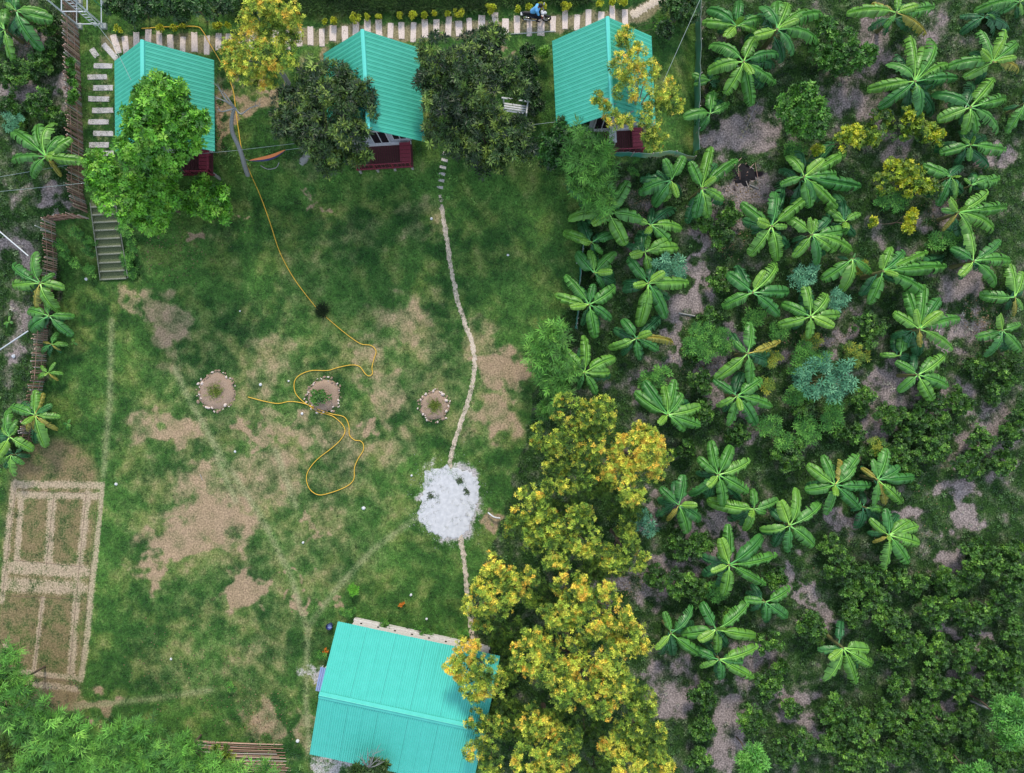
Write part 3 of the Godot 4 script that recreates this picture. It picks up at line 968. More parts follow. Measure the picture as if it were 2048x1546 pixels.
func build_cabins() -> void:
	cabin("green roofed cabin by the bamboo fence, half under a bright green tree", [329, 212], deg_to_rad(0.5), 2.88, 2.6, false, 1.05)
	cabin("green roofed cabin standing between two dark round trees", [748, 195], deg_to_rad(3.4), 2.78, 2.68, false, 1.05)
	cabin("green roofed cabin with yellow tree branches over its ridge", [1208, 168], deg_to_rad(2.8), 2.88, 2.6, true, 0.65)

func build_long_house() -> void:
	var yaw := -atan2(70.0, 328.0)
	var dir := Vector3(cos(-yaw), 0, sin(-yaw))
	var len := 9.9
	var span := 4.08
	var he := 3.0
	var hr := 3.95
	var o := thing("long_house", "long low house with a corrugated turquoise roof under yellow trees", "house", Vector3(-11.3, 0, 18.08) + dir * len * 0.5, yaw)
	var roof := Node3D.new()
	roof.name = "roof"
	o.add_child(roof)
	var n := 11
	for s in [-1, 1]:
		for i in n:
			var x0 := -len * 0.5 + len * i / n
			var st := new_st()
			st.set_smooth_group(1)
			var steps := 7 * 8
			var lift := 0.012 if i % 2 == 0 else 0.0
			for k in steps:
				var xa := x0 + (len / n + 0.05) * k / steps
				var xb := x0 + (len / n + 0.05) * (k + 1) / steps
				var ya := 0.026 * sin(TAU * 7.0 * k / steps) + lift
				var yb := 0.026 * sin(TAU * 7.0 * (k + 1) / steps) + lift
				quad(st, Vector3(xa, hr + ya, 0), Vector3(xb, hr + yb, 0), Vector3(xb, he + yb, s * span), Vector3(xa, he + ya, s * span))
			part("roof_sheet", done(st), mats.long_roof, roof)
	var sc := new_st()
	for s in [-1, 1]:
		quad(sc, Vector3(-len * 0.5 - 0.02, hr + 0.07, 0), Vector3(len * 0.5 + 0.06, hr + 0.07, 0), Vector3(len * 0.5 + 0.06, hr + 0.01, s * 0.2), Vector3(-len * 0.5 - 0.02, hr + 0.01, s * 0.2))
	tube(sc, [Vector3(-len * 0.5 - 0.02, hr + 0.07, 0), Vector3(len * 0.5 + 0.06, hr + 0.07, 0)], [0.035], 6)
	part("ridge_cap", done(sc), mats.long_roof, roof)
	# walls under the eaves
	var zw := span - 0.86
	var xw := len * 0.5 - 0.55
	for s in [-1, 1]:
		part("wall", box_mesh(Vector3(0, 1.52, s * zw), Vector3(xw * 2.0, 3.05, 0.16), 0.01), mats.plaster, o)
		part("plinth", box_mesh(Vector3(0, 0.2, s * (zw + 0.14)), Vector3(xw * 2.0 + 0.1, 0.4, 0.12), 0.02), mats.plaster, o)
		var st := new_st()
		for f in [0.08, -0.08]:
			quad(st, Vector3(s * xw + f, 0, -zw + 0.1), Vector3(s * xw + f, 3.05, -zw + 0.1), Vector3(s * xw + f, 3.05, zw - 0.1), Vector3(s * xw + f, 0, zw - 0.1))
			tri(st, Vector3(s * xw + f, 3.05, -zw + 0.1), Vector3(s * xw + f, hr - 0.1, 0), Vector3(s * xw + f, 3.05, zw - 0.1))
		part("wall", done(st), mats.plaster, o)
	for i in 5:
		var f := part("window", box_mesh(Vector3(-3.6 + i * 1.8, 2.1, -zw - 0.1), Vector3(0.9, 1.1, 0.07), 0.01), mats.bench_blue, o)
		part("pane", box_mesh(Vector3(-3.6 + i * 1.8, 2.1, -zw - 0.145), Vector3(0.76, 0.95, 0.02), 0.003), mats.glass, f)
	for i in 8:
		part("vent", tube_mesh([Vector3(-3.9 + i * 1.1, 0.62, -zw - 0.06), Vector3(-3.9 + i * 1.1, 0.62, -zw - 0.12)], [0.07], 8), mats.black, o)
	var dr := part("door", box_mesh(Vector3(-xw - 0.1, 1.05, -1.6), Vector3(0.06, 2.1, 1.4), 0.01), mats.bench_blue, o)
	part("handle", box_mesh(Vector3(-xw - 0.15, 1.05, -1.1), Vector3(0.04, 0.12, 0.03), 0.004), mats.black, dr)
	# pale blue bench by the west gable
	var p := at(645, 1353)
	var b := thing("slat_bench", "pale blue slatted bench beside the house with the turquoise corrugated roof", "bench", p, yaw)
	for i in 3:
		part("seat_slat", box_mesh(Vector3((i - 1) * 0.12, 0.42, 0), Vector3(0.1, 0.04, 1.55), 0.006), mats.bench_blue, b)
	for s in [-1, 1]:
		part("leg", box_mesh(Vector3(-0.1, 0.2, s * 0.68), Vector3(0.06, 0.4, 0.08), 0.006), mats.white, b)
		part("leg", box_mesh(Vector3(0.12, 0.2, s * 0.68), Vector3(0.06, 0.4, 0.08), 0.006), mats.white, b)

# ------------------------------------------------------------------ fences
func pole_fence(label: String, line: Array, height: float, pitch: float, group: String) -> void:
	var pts := []
	for i in range(0, line.size(), 2):
		pts.append(at(line[i], line[i + 1]))
	var o := thing("bamboo_fence", label, "fence", pts[0], 0.0, group)
	var poles := []
	for k in 3:
		poles.append(tube_mesh([Vector3(0, -0.15, 0), Vector3(0.01 * k, 0.6, 0.012), Vector3(0, 1.0, 0)], [0.046, 0.042, 0.036], 5))
	var made := 0
	for i in pts.size() - 1:
		var a: Vector3 = pts[i]
		var b: Vector3 = pts[i + 1]
		var n := int(Vector2(a.x - b.x, a.z - b.z).length() / pitch)
		for k in n:
			var p: Vector3 = on_ground(a.lerp(b, (k + rng.randf_range(-0.2, 0.2)) / n)) - pts[0]
			var hh := height * rng.randf_range(0.9, 1.1)
			var bas := Basis.from_euler(Vector3(rng.randfn() * 0.035, rng.randf() * TAU, rng.randfn() * 0.035)).scaled_local(Vector3(1, hh, 1) if rng.randf() < 0.7 else Vector3(0.75, hh, 0.75))
			part("pole", poles[made % 3], mats.bamboo[rng.randi() % 5], o, Transform3D(bas, p))
			made += 1
	for y in [0.35, 0.8]:
		var run := []
		for i in pts.size() - 1:
			for k in 8:
				run.append(on_ground(pts[i].lerp(pts[i + 1], k / 8.0)) - pts[0] + Vector3(0.04, height * y, 0.04))
		part("rail", tube_mesh(run, [0.018], 5), mats.bamboo[0], o)

func net_fence(label: String, line: Array, height: float) -> void:
	var pts := []
	for i in range(0, line.size(), 2):
		pts.append(at(line[i], line[i + 1]))
	var o := thing("net_fence", label, "net fence", pts[0])
	var st := new_st()
	st.set_smooth_group(1)
	var n := FastNoiseLite.new()
	n.frequency = 0.12
	n.seed = 9
	var grid := []
	for i in pts.size() - 1:
		for k in 20:
			var p := on_ground(pts[i].lerp(pts[i + 1], k / 20.0))
			var col := []
			for j in 5:
				var w := n.get_noise_2d(grid.size() * 1.0, j * 3.0)
				col.append(p - pts[0] + Vector3(w * 0.1, height * j / 4.0 * (1.0 + 0.06 * w), w * 0.1))
			grid.append(col)
	for i in grid.size() - 1:
		for j in 4:
			quad(st, grid[i][j], grid[i + 1][j], grid[i + 1][j + 1], grid[i][j + 1])
	part("net", done(st), mats.net, o)
	var rope := []
	for c in grid:
		rope.append(c[4])
	part("top_rope", tube_mesh(rope, [0.010], 5), mats.wire, o)
	for i in range(0, grid.size(), 10):
		part("post", tube_mesh([grid[i][0] + Vector3(0.06, -0.15, 0), grid[i][4] + Vector3(0.06, 0.1, 0)], [0.03], 6), mats.bamboo[3], o)

func build_fences() -> void:
	pole_fence("brown bamboo pole fence running beside the grey stepping slabs", [154, -40, 156, 20, 162, 180, 167, 310, 176, 428], 1.5, 0.1, "bamboo fences")
	pole_fence("short crosswise piece of bamboo fence at the top of the steps", [177, 437, 140, 437, 110, 442], 1.05, 0.11, "bamboo fences")
	pole_fence("long bamboo pole fence with banana plants leaning over it", [110, 446, 100, 600, 89, 760, 74, 830, 62, 890], 1.25, 0.125, "bamboo fences")
	net_fence("tall green shade net fence between cabin and banana plants", [1393, -20, 1391, 100, 1388, 230, 1386, 316], 1.35)
	net_fence("low green net fence below the cabin deck", [1384, 322, 1300, 316, 1222, 312], 0.8)
	net_fence("faded green net strip along the lawn under banana leaves", [1168, 470, 1160, 540, 1153, 640, 1150, 660], 0.9)
	# fallen screen of bamboo poles at the foot of the garden
	for i in 30:
		var y := 1484.0 + i * 2.6
		var x0 := 398.0 + rng.randf_range(-6, 14) + i * 1.2
		var x1 := 556.0 + rng.randf_range(-12, 10) + i * 0.9
		var lift := 0.05 + 0.035 * (i % 3)
		var a := at(x0, y - 2 + rng.randf_range(-1, 1), lift)
		var b := at(x1, y + 4 + rng.randf_range(-1.5, 1.5), lift + 0.02)
		var o := top("bamboo_pole", tube_mesh([Vector3.ZERO, (b - a) * 0.5 + Vector3(0, 0.02, 0.02), b - a], [0.034, 0.03, 0.024], 5), mats.bamboo[i % 5], "brown bamboo pole in the fallen screen below the lawn", "bamboo pole", "poles of the fallen bamboo screen")
		o.position = a

func build_stairs() -> void:
	var o := thing("garden_steps", "long flight of mossy steps with pale nosings beside the bamboo fence", "steps", at(220, 500))
	var e := [412.0, 428.0, 443.0, 459.0, 476.0, 492.0, 507.0, 524.0, 541.0, 557.0]
	for i in e.size():
		var h: float = 1.8 - (i + 1) * 0.18 + 0.02
		var y0: float = (e[i - 1] if i > 0 else 398.0)
		var k := float(i) / e.size()
		var xl := lerpf(181, 202, k)
		var xr := lerpf(229, 254, k)
		var a := at_h(xl, y0, h)
		var b := at_h(xr, e[i], h)
		var c := (a + b) * 0.5
		var s := Vector3(b.x - a.x, 0.5, b.z - a.z)
		var st := new_st()
		box(st, Vector3(c.x, h - 0.25, c.z) - o.position, s, Basis(Vector3.UP, 0.05), 0.01)
		var t := part("step", done(st), mats.mossy, o)
		st = new_st()
		box(st, Vector3(c.x, h - 0.035, b.z + 0.02) - o.position, Vector3(s.x + 0.06, 0.11, 0.10), Basis(Vector3.UP, 0.05), 0.012)
		part("nosing", done(st), mats.old_concrete, t)
	for s in [[180, 200], [231, 256]]:
		part("side_curb", tube_mesh(smooth_line([at_h(s[0], 405, 1.72) - o.position, at_h(lerpf(s[0], s[1], 0.5), 480, 0.95) - o.position, at_h(s[1], 556, 0.08) - o.position], 4), [0.035], 5), mats.old_concrete, o)

func build_tower() -> void:
	var p := at(185, 54)
	var o := thing("water_tower", "white painted steel tower frame with ladder on concrete feet", "tower", p)
	var w := 0.76
	for q in [[-1, 1], [1, 1], [-1, -1], [1, -1]]:
		var x: float = q[0] * w
		var z: float = q[1] * w - w
		part("footing", box_mesh(Vector3(x, 0.05, z), Vector3(0.34, 0.3, 0.34), 0.03), mats.concrete, o)
		part("leg", box_mesh(Vector3(x, 3.0, z), Vector3(0.07, 6.0, 0.07), 0.008), mats.steel, o)
	for y in [0.35, 1.75, 3.3, 5.0]:
		for s in [-1, 1]:
			part("crossbar", box_mesh(Vector3(0, y, s * w - w), Vector3(2.0 * w - 0.07, 0.05, 0.05), 0.006), mats.steel, o)
			part("crossbar", box_mesh(Vector3(s * w, y, -w), Vector3(0.05, 0.05, 2.0 * w - 0.07), 0.006), mats.steel, o)
	var ladder := Node3D.new()
	ladder.name = "ladder"
	o.add_child(ladder)
	for s in [0.28, 0.6]:
		part("stile", box_mesh(Vector3(s, 3.0, 0.05), Vector3(0.035, 5.8, 0.035), 0.005), mats.steel, ladder)
	for i in 19:
		part("rung", box_mesh(Vector3(0.44, 0.3 + i * 0.3, 0.05), Vector3(0.29, 0.03, 0.03), 0.004), mats.steel, ladder)
	part("pipe", tube_mesh([Vector3(w + 0.15, 0.1, -w * 1.2), Vector3(w + 0.15, 6.0, -w * 1.2)], [0.025], 6), mats.green_steel, o)

# ------------------------------------------------------------------ trees
func build_trees() -> void:
	var bright := [Color(0.17, 0.36, 0.08), Color(0.32, 0.58, 0.14), Color(0.45, 0.71, 0.19), Color(0.60, 0.79, 0.26)]
	var dark := [Color(0.10, 0.19, 0.09), Color(0.18, 0.30, 0.13), Color(0.31, 0.43, 0.18), Color(0.52, 0.62, 0.24)]
	var gold := [Color(0.18, 0.30, 0.09), Color(0.31, 0.46, 0.14), Color(0.53, 0.65, 0.21), Color(0.73, 0.79, 0.28), Color(0.91, 0.87, 0.32), Color(0.93, 0.75, 0.28)]
	var spiky := [Color(0.17, 0.34, 0.14), Color(0.30, 0.52, 0.20), Color(0.40, 0.64, 0.24), Color(0.53, 0.74, 0.30)]
	var g := "bright green trees over the steps"
	tree("broadleaf_tree", "bright green leafy tree covering the lower roof of a cabin", g, [[322, 190, 42, 0.55], [305, 200, 38, 0.5], [350, 190, 30, 0.5], [308, 250, 46, 0.5], [400, 245, 22, 0.45], [290, 230, 44, 0.5], [345, 235, 48, 0.55], [385, 240, 28, 0.4], [270, 290, 42, 0.55], [330, 300, 46, 0.5], [375, 275, 32, 0.5]], 5.5, sprays.broad, bright, {"dens": 80.0, "subs": 14})
	tree("broadleaf_tree", "bright green tree beside the top of the mossy steps", g, [[205, 340, 40, 0.6], [235, 395, 46, 0.6], [285, 375, 46, 0.55], [300, 430, 40, 0.6], [330, 395, 36, 0.5], [310, 345, 40, 0.45]], 4.0, sprays.broad, bright, {"dens": 80.0, "subs": 14})
	tree("broadleaf_tree", "small bright green tree on the bank in front of a cabin", g, [[430, 420, 30, 0.6], [410, 385, 32, 0.55], [440, 395, 24, 0.5], [380, 400, 26, 0.45]], 2.6, sprays.broad, bright, {"dens": 84.0, "r": 0.09, "subs": 14})
	g = "dark round trees between the cabins"
	tree("mango_tree", "dark round tree beside the hammock, overlapping a cabin roof", g, [[640, 165, 46], [700, 165, 40, 0.4], [600, 205, 42, 0.45], [655, 215, 50], [710, 220, 42, 0.45], [585, 250, 38, 0.4], [635, 270, 48], [700, 270, 40, 0.5], [660, 310, 40, 0.6], [725, 190, 30, 0.4], [715, 310, 24, 0.75]], 4.4, sprays.mango, dark, {"dens": 58.0, "r": 0.2, "rough": 0.7, "base": [603, 322], "bark": mats.pale_bark, "subs": 12})
	tree("mango_tree", "dark dense tree touching the east eave of the middle cabin", g, [[875, 105, 40, 0.45], [865, 160, 36, 0.3], [905, 130, 40, 0.4], [885, 210, 38, 0.35], [915, 190, 36, 0.45]], 4.6, sprays.mango, dark, {"dens": 58.0, "rough": 0.7})
	tree("mango_tree", "dark shaggy tree just below the stepping slabs", g, [[955, 90, 34, 0.4], [985, 75, 26, 0.45], [955, 140, 42, 0.55], [1005, 150, 40, 0.5], [1030, 175, 26, 0.45], [960, 190, 38, 0.55], [975, 110, 30, 0.3]], 3.6, sprays.mango, dark, {"dens": 56.0, "rough": 0.75})
	tree("mango_tree", "dark wide tree at the head of the footpath steps", g, [[890, 265, 42, 0.5], [935, 245, 40, 0.4], [965, 280, 44, 0.5], [1010, 285, 38, 0.5], [1040, 255, 26, 0.35], [985, 325, 32, 0.5], [930, 300, 34, 0.35], [1050, 295, 24, 0.5], [985, 240, 30, 0.4]], 3.6, sprays.mango, dark, {"dens": 56.0, "rough": 0.75})
	g = "yellow tipped trees"
	tree("golden_tree", "golden yellow tree overhanging the stepping slabs between two cabins", g, [[520, 25, 44, 0.57], [575, 20, 40, 0.61], [560, 70, 38, 0.55], [500, 75, 34, 0.50], [465, 115, 32, 0.50], [510, 125, 44, 0.55], [560, 120, 34, 0.50], [530, 160, 24, 0.50], [480, 140, 26, 0.45]], 4.6, sprays.fine, gold, {"dens": 165.0, "rough": 0.60, "bark": mats.pale_bark, "mat": mats.soft_leaf})
	tree("golden_tree", "slim yellow tree spreading branches over the ridge of a cabin", g, [[1252, 68, 17, 0.60], [1245, 85, 16, 0.55], [1275, 108, 22, 0.63], [1240, 130, 24, 0.57], [1270, 150, 28, 0.61], [1300, 140, 20, 0.55], [1250, 185, 26, 0.55], [1320, 175, 34, 0.55], [1345, 205, 30, 0.53], [1310, 235, 34, 0.45], [1308, 292, 18, 0.55], [1310, 275, 26, 0.45], [1195, 195, 14, 0.57], [1210, 212, 11, 0.57], [1225, 240, 20, 0.57], [1255, 242, 16, 0.57]], 5.0, sprays.fine, gold, {"dens": 100.0, "rough": 0.60, "bark": mats.pale_bark, "r": 0.1, "mat": mats.soft_leaf, "base": [1290, 262], "subs": 9})
	tree("golden_tree", "olive and yellow tree below a banana plant at the lawn edge", g, [[1140, 820, 38, 0.37], [1195, 830, 40, 0.35], [1090, 880, 32, 0.33], [1130, 885, 44, 0.37], [1185, 885, 44, 0.37], [1150, 945, 40, 0.35], [1115, 930, 30, 0.31], [1110, 970, 24, 0.33]], 5.0, sprays.fine, gold, {"dens": 165.0, "rough": 0.65, "mat": mats.soft_leaf})
	tree("golden_tree", "orange tipped tree leaning over the orchard from the tree row", g, [[1285, 870, 30, 0.57], [1265, 905, 42, 0.70], [1305, 925, 38, 0.63], [1240, 945, 36, 0.63], [1260, 980, 32, 0.61], [1300, 895, 30, 0.75]], 5.0, sprays.fine, gold, {"dens": 165.0, "rough": 0.55, "mat": mats.soft_leaf})
	tree("golden_tree", "pale yellow green tree beside the white cement patch", g, [[1060, 1010, 38, 0.43], [1040, 1070, 36, 0.31], [1090, 1060, 44, 0.37], [1130, 1045, 42, 0.40], [1165, 1075, 40, 0.41], [1110, 1105, 36, 0.35], [1160, 1030, 26, 0.40]], 4.8, sprays.fine, gold, {"dens": 165.0, "rough": 0.60, "mat": mats.soft_leaf})
	tree("golden_tree", "green tree with few yellow tips on the orchard side", g, [[1240, 1085, 36, 0.31], [1265, 1115, 32, 0.37], [1225, 1120, 30, 0.30], [1250, 1055, 22, 0.25]], 4.2, sprays.fine, gold, {"dens": 165.0, "rough": 0.60, "mat": mats.soft_leaf})
	tree("golden_tree", "yellow tree shading the footpath south of the cement patch", g, [[1000, 1140, 36, 0.55], [1045, 1160, 34, 0.53], [955, 1205, 32, 0.50], [1000, 1195, 38, 0.47], [975, 1165, 28, 0.50], [965, 1245, 22, 0.40]], 5.0, sprays.fine, gold, {"dens": 165.0, "rough": 0.65, "mat": mats.soft_leaf})
	tree("golden_tree", "large yellow tree in the middle of the tree row", g, [[1140, 1165, 36, 0.51], [1165, 1200, 38, 0.55], [1120, 1225, 40, 0.45], [1180, 1245, 38, 0.43], [1235, 1225, 32, 0.61], [1260, 1275, 40, 0.61], [1225, 1260, 26, 0.55], [1210, 1180, 22, 0.55]], 5.4, sprays.fine, gold, {"dens": 165.0, "rough": 0.65, "mat": mats.soft_leaf})
	tree("golden_tree", "orange yellow tree overhanging the edge of the turquoise corrugated roof", g, [[935, 1300, 28, 0.67], [905, 1330, 20, 0.65], [965, 1335, 28, 0.45], [950, 1375, 28, 0.55], [985, 1365, 30, 0.37], [925, 1350, 18, 0.61]], 5.2, sprays.fine, gold, {"dens": 165.0, "rough": 0.60, "mat": mats.soft_leaf})
	tree("golden_tree", "broad bright yellow tree standing east of the corrugated roof", g, [[1055, 1310, 38, 0.50], [1090, 1340, 40, 0.45], [1140, 1300, 42, 0.55], [1170, 1345, 46, 0.57], [1220, 1320, 40, 0.59], [1200, 1395, 40, 0.53], [1235, 1365, 34, 0.59], [1140, 1390, 36, 0.43], [1075, 1275, 30, 0.45]], 5.6, sprays.fine, gold, {"dens": 165.0, "rough": 0.65, "mat": mats.soft_leaf})
	tree("golden_tree", "thin dark green tree with yellow tips at the roof ridge end", g, [[955, 1440, 24, 0.37], [975, 1480, 28, 0.31], [945, 1500, 20, 0.45], [990, 1445, 26, 0.29], [985, 1525, 28, 0.29]], 4.4, sprays.fine, gold, {"dens": 80.0, "rough": 0.75, "mat": mats.soft_leaf})
	tree("golden_tree", "yellow tree at the foot of the tree row", g, [[1070, 1440, 36, 0.51], [1095, 1470, 38, 0.55], [1060, 1515, 38, 0.47], [1115, 1520, 40, 0.51], [1135, 1480, 28, 0.35], [1090, 1550, 34, 0.50]], 5.2, sprays.fine, gold, {"dens": 165.0, "rough": 0.65, "mat": mats.soft_leaf})
	tree("golden_tree", "lime green tree with orange skirts near the grey orchard path", g, [[1285, 1405, 34, 0.31], [1260, 1440, 38, 0.30], [1300, 1445, 30, 0.31], [1225, 1490, 30, 0.67], [1270, 1490, 36, 0.31], [1300, 1510, 34, 0.33], [1260, 1535, 34, 0.61], [1325, 1530, 24, 0.70], [1310, 1480, 28, 0.31]], 4.8, sprays.fine, gold, {"dens": 165.0, "rough": 0.50, "mat": mats.soft_leaf})
	g = "dark undergrowth of the tree row"
	for q in [[1020, 1270, 40], [1010, 1410, 34], [1170, 1460, 40], [1190, 1130, 40], [1040, 1450, 30], [1200, 960, 40], [1130, 1010, 36], [1190, 1540, 34], [1090, 1190, 36], [1250, 1010, 30], [1000, 1330, 30], [1110, 1420, 30]]:
		tree("understorey_shrub", "dark olive shrub in the gaps below the yellow trees", g, [[q[0], q[1], q[2], 0.2], [q[0] + 18, q[1] + 14, q[2] * 0.7, 0.15], [q[0] - 16, q[1] + 10, q[2] * 0.7, 0.25]], 2.0, sprays.fine, gold, {"dens": 60.0, "rough": 0.25, "mat": mats.soft_leaf, "category": "shrub", "r": 0.06})
	g = "feathery green trees"
	tree("feathery_tree", "feathery light green tree in front of the cabin deck", g, [[1160, 275, 26, 0.5], [1195, 300, 28, 0.5], [1175, 335, 34, 0.58], [1205, 345, 28, 0.6], [1190, 385, 32, 0.6], [1205, 415, 20, 0.6], [1150, 315, 28, 0.42], [1160, 375, 22, 0.42]], 3.6, sprays.bamboo, spiky, {"dens": 46.0, "mat": mats.soft_leaf, "r": 0.08})
	tree("feathery_tree", "low green tree beside the feathery tree on the bank", g, [[1095, 290, 26, 0.42], [1125, 270, 24, 0.45], [1125, 305, 28, 0.4], [1100, 320, 22, 0.35], [1130, 250, 18, 0.45]], 2.6, sprays.broad, [Color(0.10, 0.24, 0.08), Color(0.20, 0.40, 0.13), Color(0.30, 0.52, 0.18)], {"dens": 56.0, "r": 0.08})
	tree("feathery_tree", "round feathery green bush at the lawn edge among banana plants", g, [[1085, 680, 24, 0.62], [1110, 670, 24, 0.66], [1070, 715, 28, 0.6], [1105, 715, 32, 0.48], [1125, 745, 26, 0.35], [1090, 755, 24, 0.38], [1110, 790, 22, 0.5], [1095, 820, 14, 0.5]], 2.2, sprays.bamboo, spiky, {"dens": 44.0, "mat": mats.soft_leaf, "category": "bush", "r": 0.06})
	tree("feathery_tree", "dense light green feathery thicket at the corner of the ball court", g, [[15, 1330, 34, 0.6], [35, 1370, 32, 0.66], [15, 1400, 34, 0.5], [30, 1430, 26, 0.35], [-20, 1360, 36, 0.5]], 3.2, sprays.bamboo, spiky, {"dens": 44.0, "mat": mats.soft_leaf, "r": 0.07})
	tree("feathery_tree", "sprawling feathery thicket below the grass at the garden foot", g, [[80, 1420, 28, 0.5], [110, 1450, 36, 0.58], [100, 1500, 36, 0.5], [160, 1470, 34, 0.58], [150, 1525, 36, 0.55], [200, 1510, 36, 0.62], [60, 1540, 30, 0.5], [50, 1455, 20, 0.4]], 2.8, sprays.bamboo, spiky, {"dens": 44.0, "mat": mats.soft_leaf, "r": 0.07})
	tree("feathery_tree", "lime feathery thicket growing over the fallen bamboo screen", g, [[245, 1470, 32, 0.5], [300, 1465, 28, 0.42], [260, 1520, 36, 0.62], [320, 1510, 36, 0.6], [375, 1535, 34, 0.66], [430, 1535, 30, 0.66], [480, 1545, 28, 0.66], [530, 1550, 22, 0.62], [370, 1490, 24, 0.5], [290, 1545, 36, 0.6]], 2.6, sprays.bamboo, spiky, {"dens": 44.0, "mat": mats.soft_leaf, "r": 0.07})
	tree("feathery_tree", "olive green bushy tree in the lower corner by the thicket", g, [[25, 1490, 32, 0.3], [30, 1530, 34, 0.3], [-10, 1500, 36, 0.3], [70, 1510, 20, 0.3]], 2.6, sprays.fine, [Color(0.18, 0.26, 0.08), Color(0.30, 0.42, 0.12), Color(0.46, 0.52, 0.18)], {"dens": 66.0, "mat": mats.soft_leaf, "r": 0.07})
	tree("understorey_shrub", "small olive shrub growing through the fallen bamboo poles", "", [[440, 1500, 18, 0.3], [455, 1515, 14, 0.4], [432, 1515, 12, 0.25]], 0.9, sprays.fine, gold, {"dens": 90.0, "category": "shrub", "r": 0.04, "rough": 0.3})
	g = "pale green trees of the lower orchard"
	var lime := [Color(0.24, 0.46, 0.18), Color(0.36, 0.62, 0.24), Color(0.50, 0.74, 0.32)]
	tree("lime_tree", "pale lime green feathery tree with a bare pole beside it", g, [[2000, 1420, 26], [2030, 1415, 26], [2005, 1450, 26], [2035, 1455, 28], [2020, 1480, 18]], 3.4, sprays.palm, lime, {"dens": 48.0, "r": 0.06})
	tree("lime_tree", "pale lime tree at the end of the grey orchard path", g, [[1505, 1505, 16], [1520, 1525, 18], [1500, 1540, 18], [1485, 1520, 10, 0.8]], 2.8, sprays.palm, lime, {"dens": 50.0, "r": 0.05})
	tree("lime_tree", "pale lime tree low in the far orchard rows", g, [[1945, 1545, 16], [1965, 1540, 16], [1925, 1550, 14]], 2.8, sprays.palm, lime, {"dens": 50.0, "r": 0.05})
	g = "light green shrubs among the bananas"
	var fresh := [Color(0.16, 0.32, 0.10), Color(0.32, 0.55, 0.18), Color(0.52, 0.73, 0.27)]
	tree("guava_tree", "light green bushy tree beside the dark soil pit", g, [[1580, 215, 28, 0.6], [1610, 200, 28, 0.6], [1630, 225, 28, 0.6], [1595, 245, 28, 0.45], [1625, 260, 24, 0.35], [1600, 180, 16, 0.4]], 2.8, sprays.citrus, fresh, {"dens": 110.0, "size": 1.4, "r": 0.07})
	tree("guava_tree", "dark green hedge like shrub row above the soil pit", g, [[1640, 110, 26, 0.35], [1670, 125, 26, 0.3], [1700, 120, 26, 0.3], [1730, 110, 24, 0.35], [1650, 60, 26, 0.35], [1690, 80, 24, 0.3]], 1.5, sprays.citrus, fresh, {"dens": 100.0, "size": 1.2, "r": 0.06, "category": "shrub"})
	g = "yellow leaved shrubs"
	var sun := [Color(0.16, 0.30, 0.12), Color(0.32, 0.48, 0.14), Color(0.62, 0.72, 0.16), Color(0.86, 0.84, 0.18)]
	tree("yellow_shrub", "yellow leaved shrub below the dark soil pit", g, [[1690, 280, 24, 0.66], [1715, 275, 22, 0.72], [1745, 275, 20, 0.55], [1700, 265, 16, 0.7], [1635, 300, 12, 0.6]], 1.6, sprays.citrus, sun, {"dens": 110.0, "r": 0.05, "category": "shrub"})
	tree("yellow_shrub", "yellow and green shrub tucked under the tall banana leaves", g, [[1760, 240, 24, 0.35], [1820, 240, 24, 0.6], [1850, 265, 22, 0.5], [1800, 265, 20, 0.3], [1875, 275, 16, 0.62]], 1.6, sprays.citrus, sun, {"dens": 105.0, "r": 0.05, "category": "shrub"})
	tree("yellow_shrub", "broad yellow leaved shrub in the middle of the banana grove", g, [[1790, 340, 26, 0.68], [1820, 350, 26, 0.6], [1770, 365, 24, 0.5], [1840, 370, 22, 0.5], [1815, 375, 20, 0.75], [1865, 380, 18, 0.4]], 1.6, sprays.citrus, sun, {"dens": 110.0, "r": 0.05, "category": "shrub"})
	tree("yellow_shrub", "small bright yellow shrub between banana plants", g, [[1822, 438, 12, 0.85], [1815, 455, 12, 0.85], [1825, 425, 9, 0.8], [1745, 445, 9, 0.8]], 1.3, sprays.citrus, sun, {"dens": 130.0, "r": 0.04, "category": "shrub"})
	g = "roadside bushes"
	var hedge := [Color(0.11, 0.21, 0.09), Color(0.18, 0.33, 0.13), Color(0.32, 0.50, 0.20)]
	tree("hedge_shrub", "dark leafy hedge shrub next to the steel tower", g, [[235, 15, 24], [270, 20, 26], [300, 5, 26], [260, -15, 26]], 1.8, sprays.broad, hedge, {"dens": 60.0, "category": "shrub", "r": 0.06})
	tree("hedge_shrub", "dark leafy hedge shrub behind the first cabin", g, [[330, 15, 24], [365, 22, 24], [395, 10, 26], [350, -12, 26], [425, 18, 24], [450, 5, 24]], 1.8, sprays.broad, hedge, {"dens": 60.0, "category": "shrub", "r": 0.06})
	tree("hedge_shrub", "loose green bush by the sandy bend of the path", g, [[1345, 15, 24, 0.6], [1370, 30, 22, 0.6], [1375, 0, 20, 0.5], [1330, 60, 16, 0.5]], 1.3, sprays.citrus, hedge, {"dens": 80.0, "category": "shrub", "r": 0.05, "size": 1.3})
	tree("hedge_shrub", "small light green bush beside the cabin with the yellow tree", g, [[1088, 105, 10, 0.9], [1320, 60, 10, 0.8], [1325, 45, 9, 0.8]], 0.7, sprays.citrus, fresh, {"dens": 120.0, "category": "shrub", "r": 0.03, "size": 1.2})
	tree("hedge_shrub", "dark clump of bushes between the long tree and the cabin", g, [[1060, 140, 18, 0.4], [1065, 180, 18, 0.4], [1075, 215, 16, 0.4], [1055, 105, 14, 0.4]], 1.0, sprays.citrus, hedge, {"dens": 90.0, "category": "shrub", "r": 0.03, "size": 1.2})
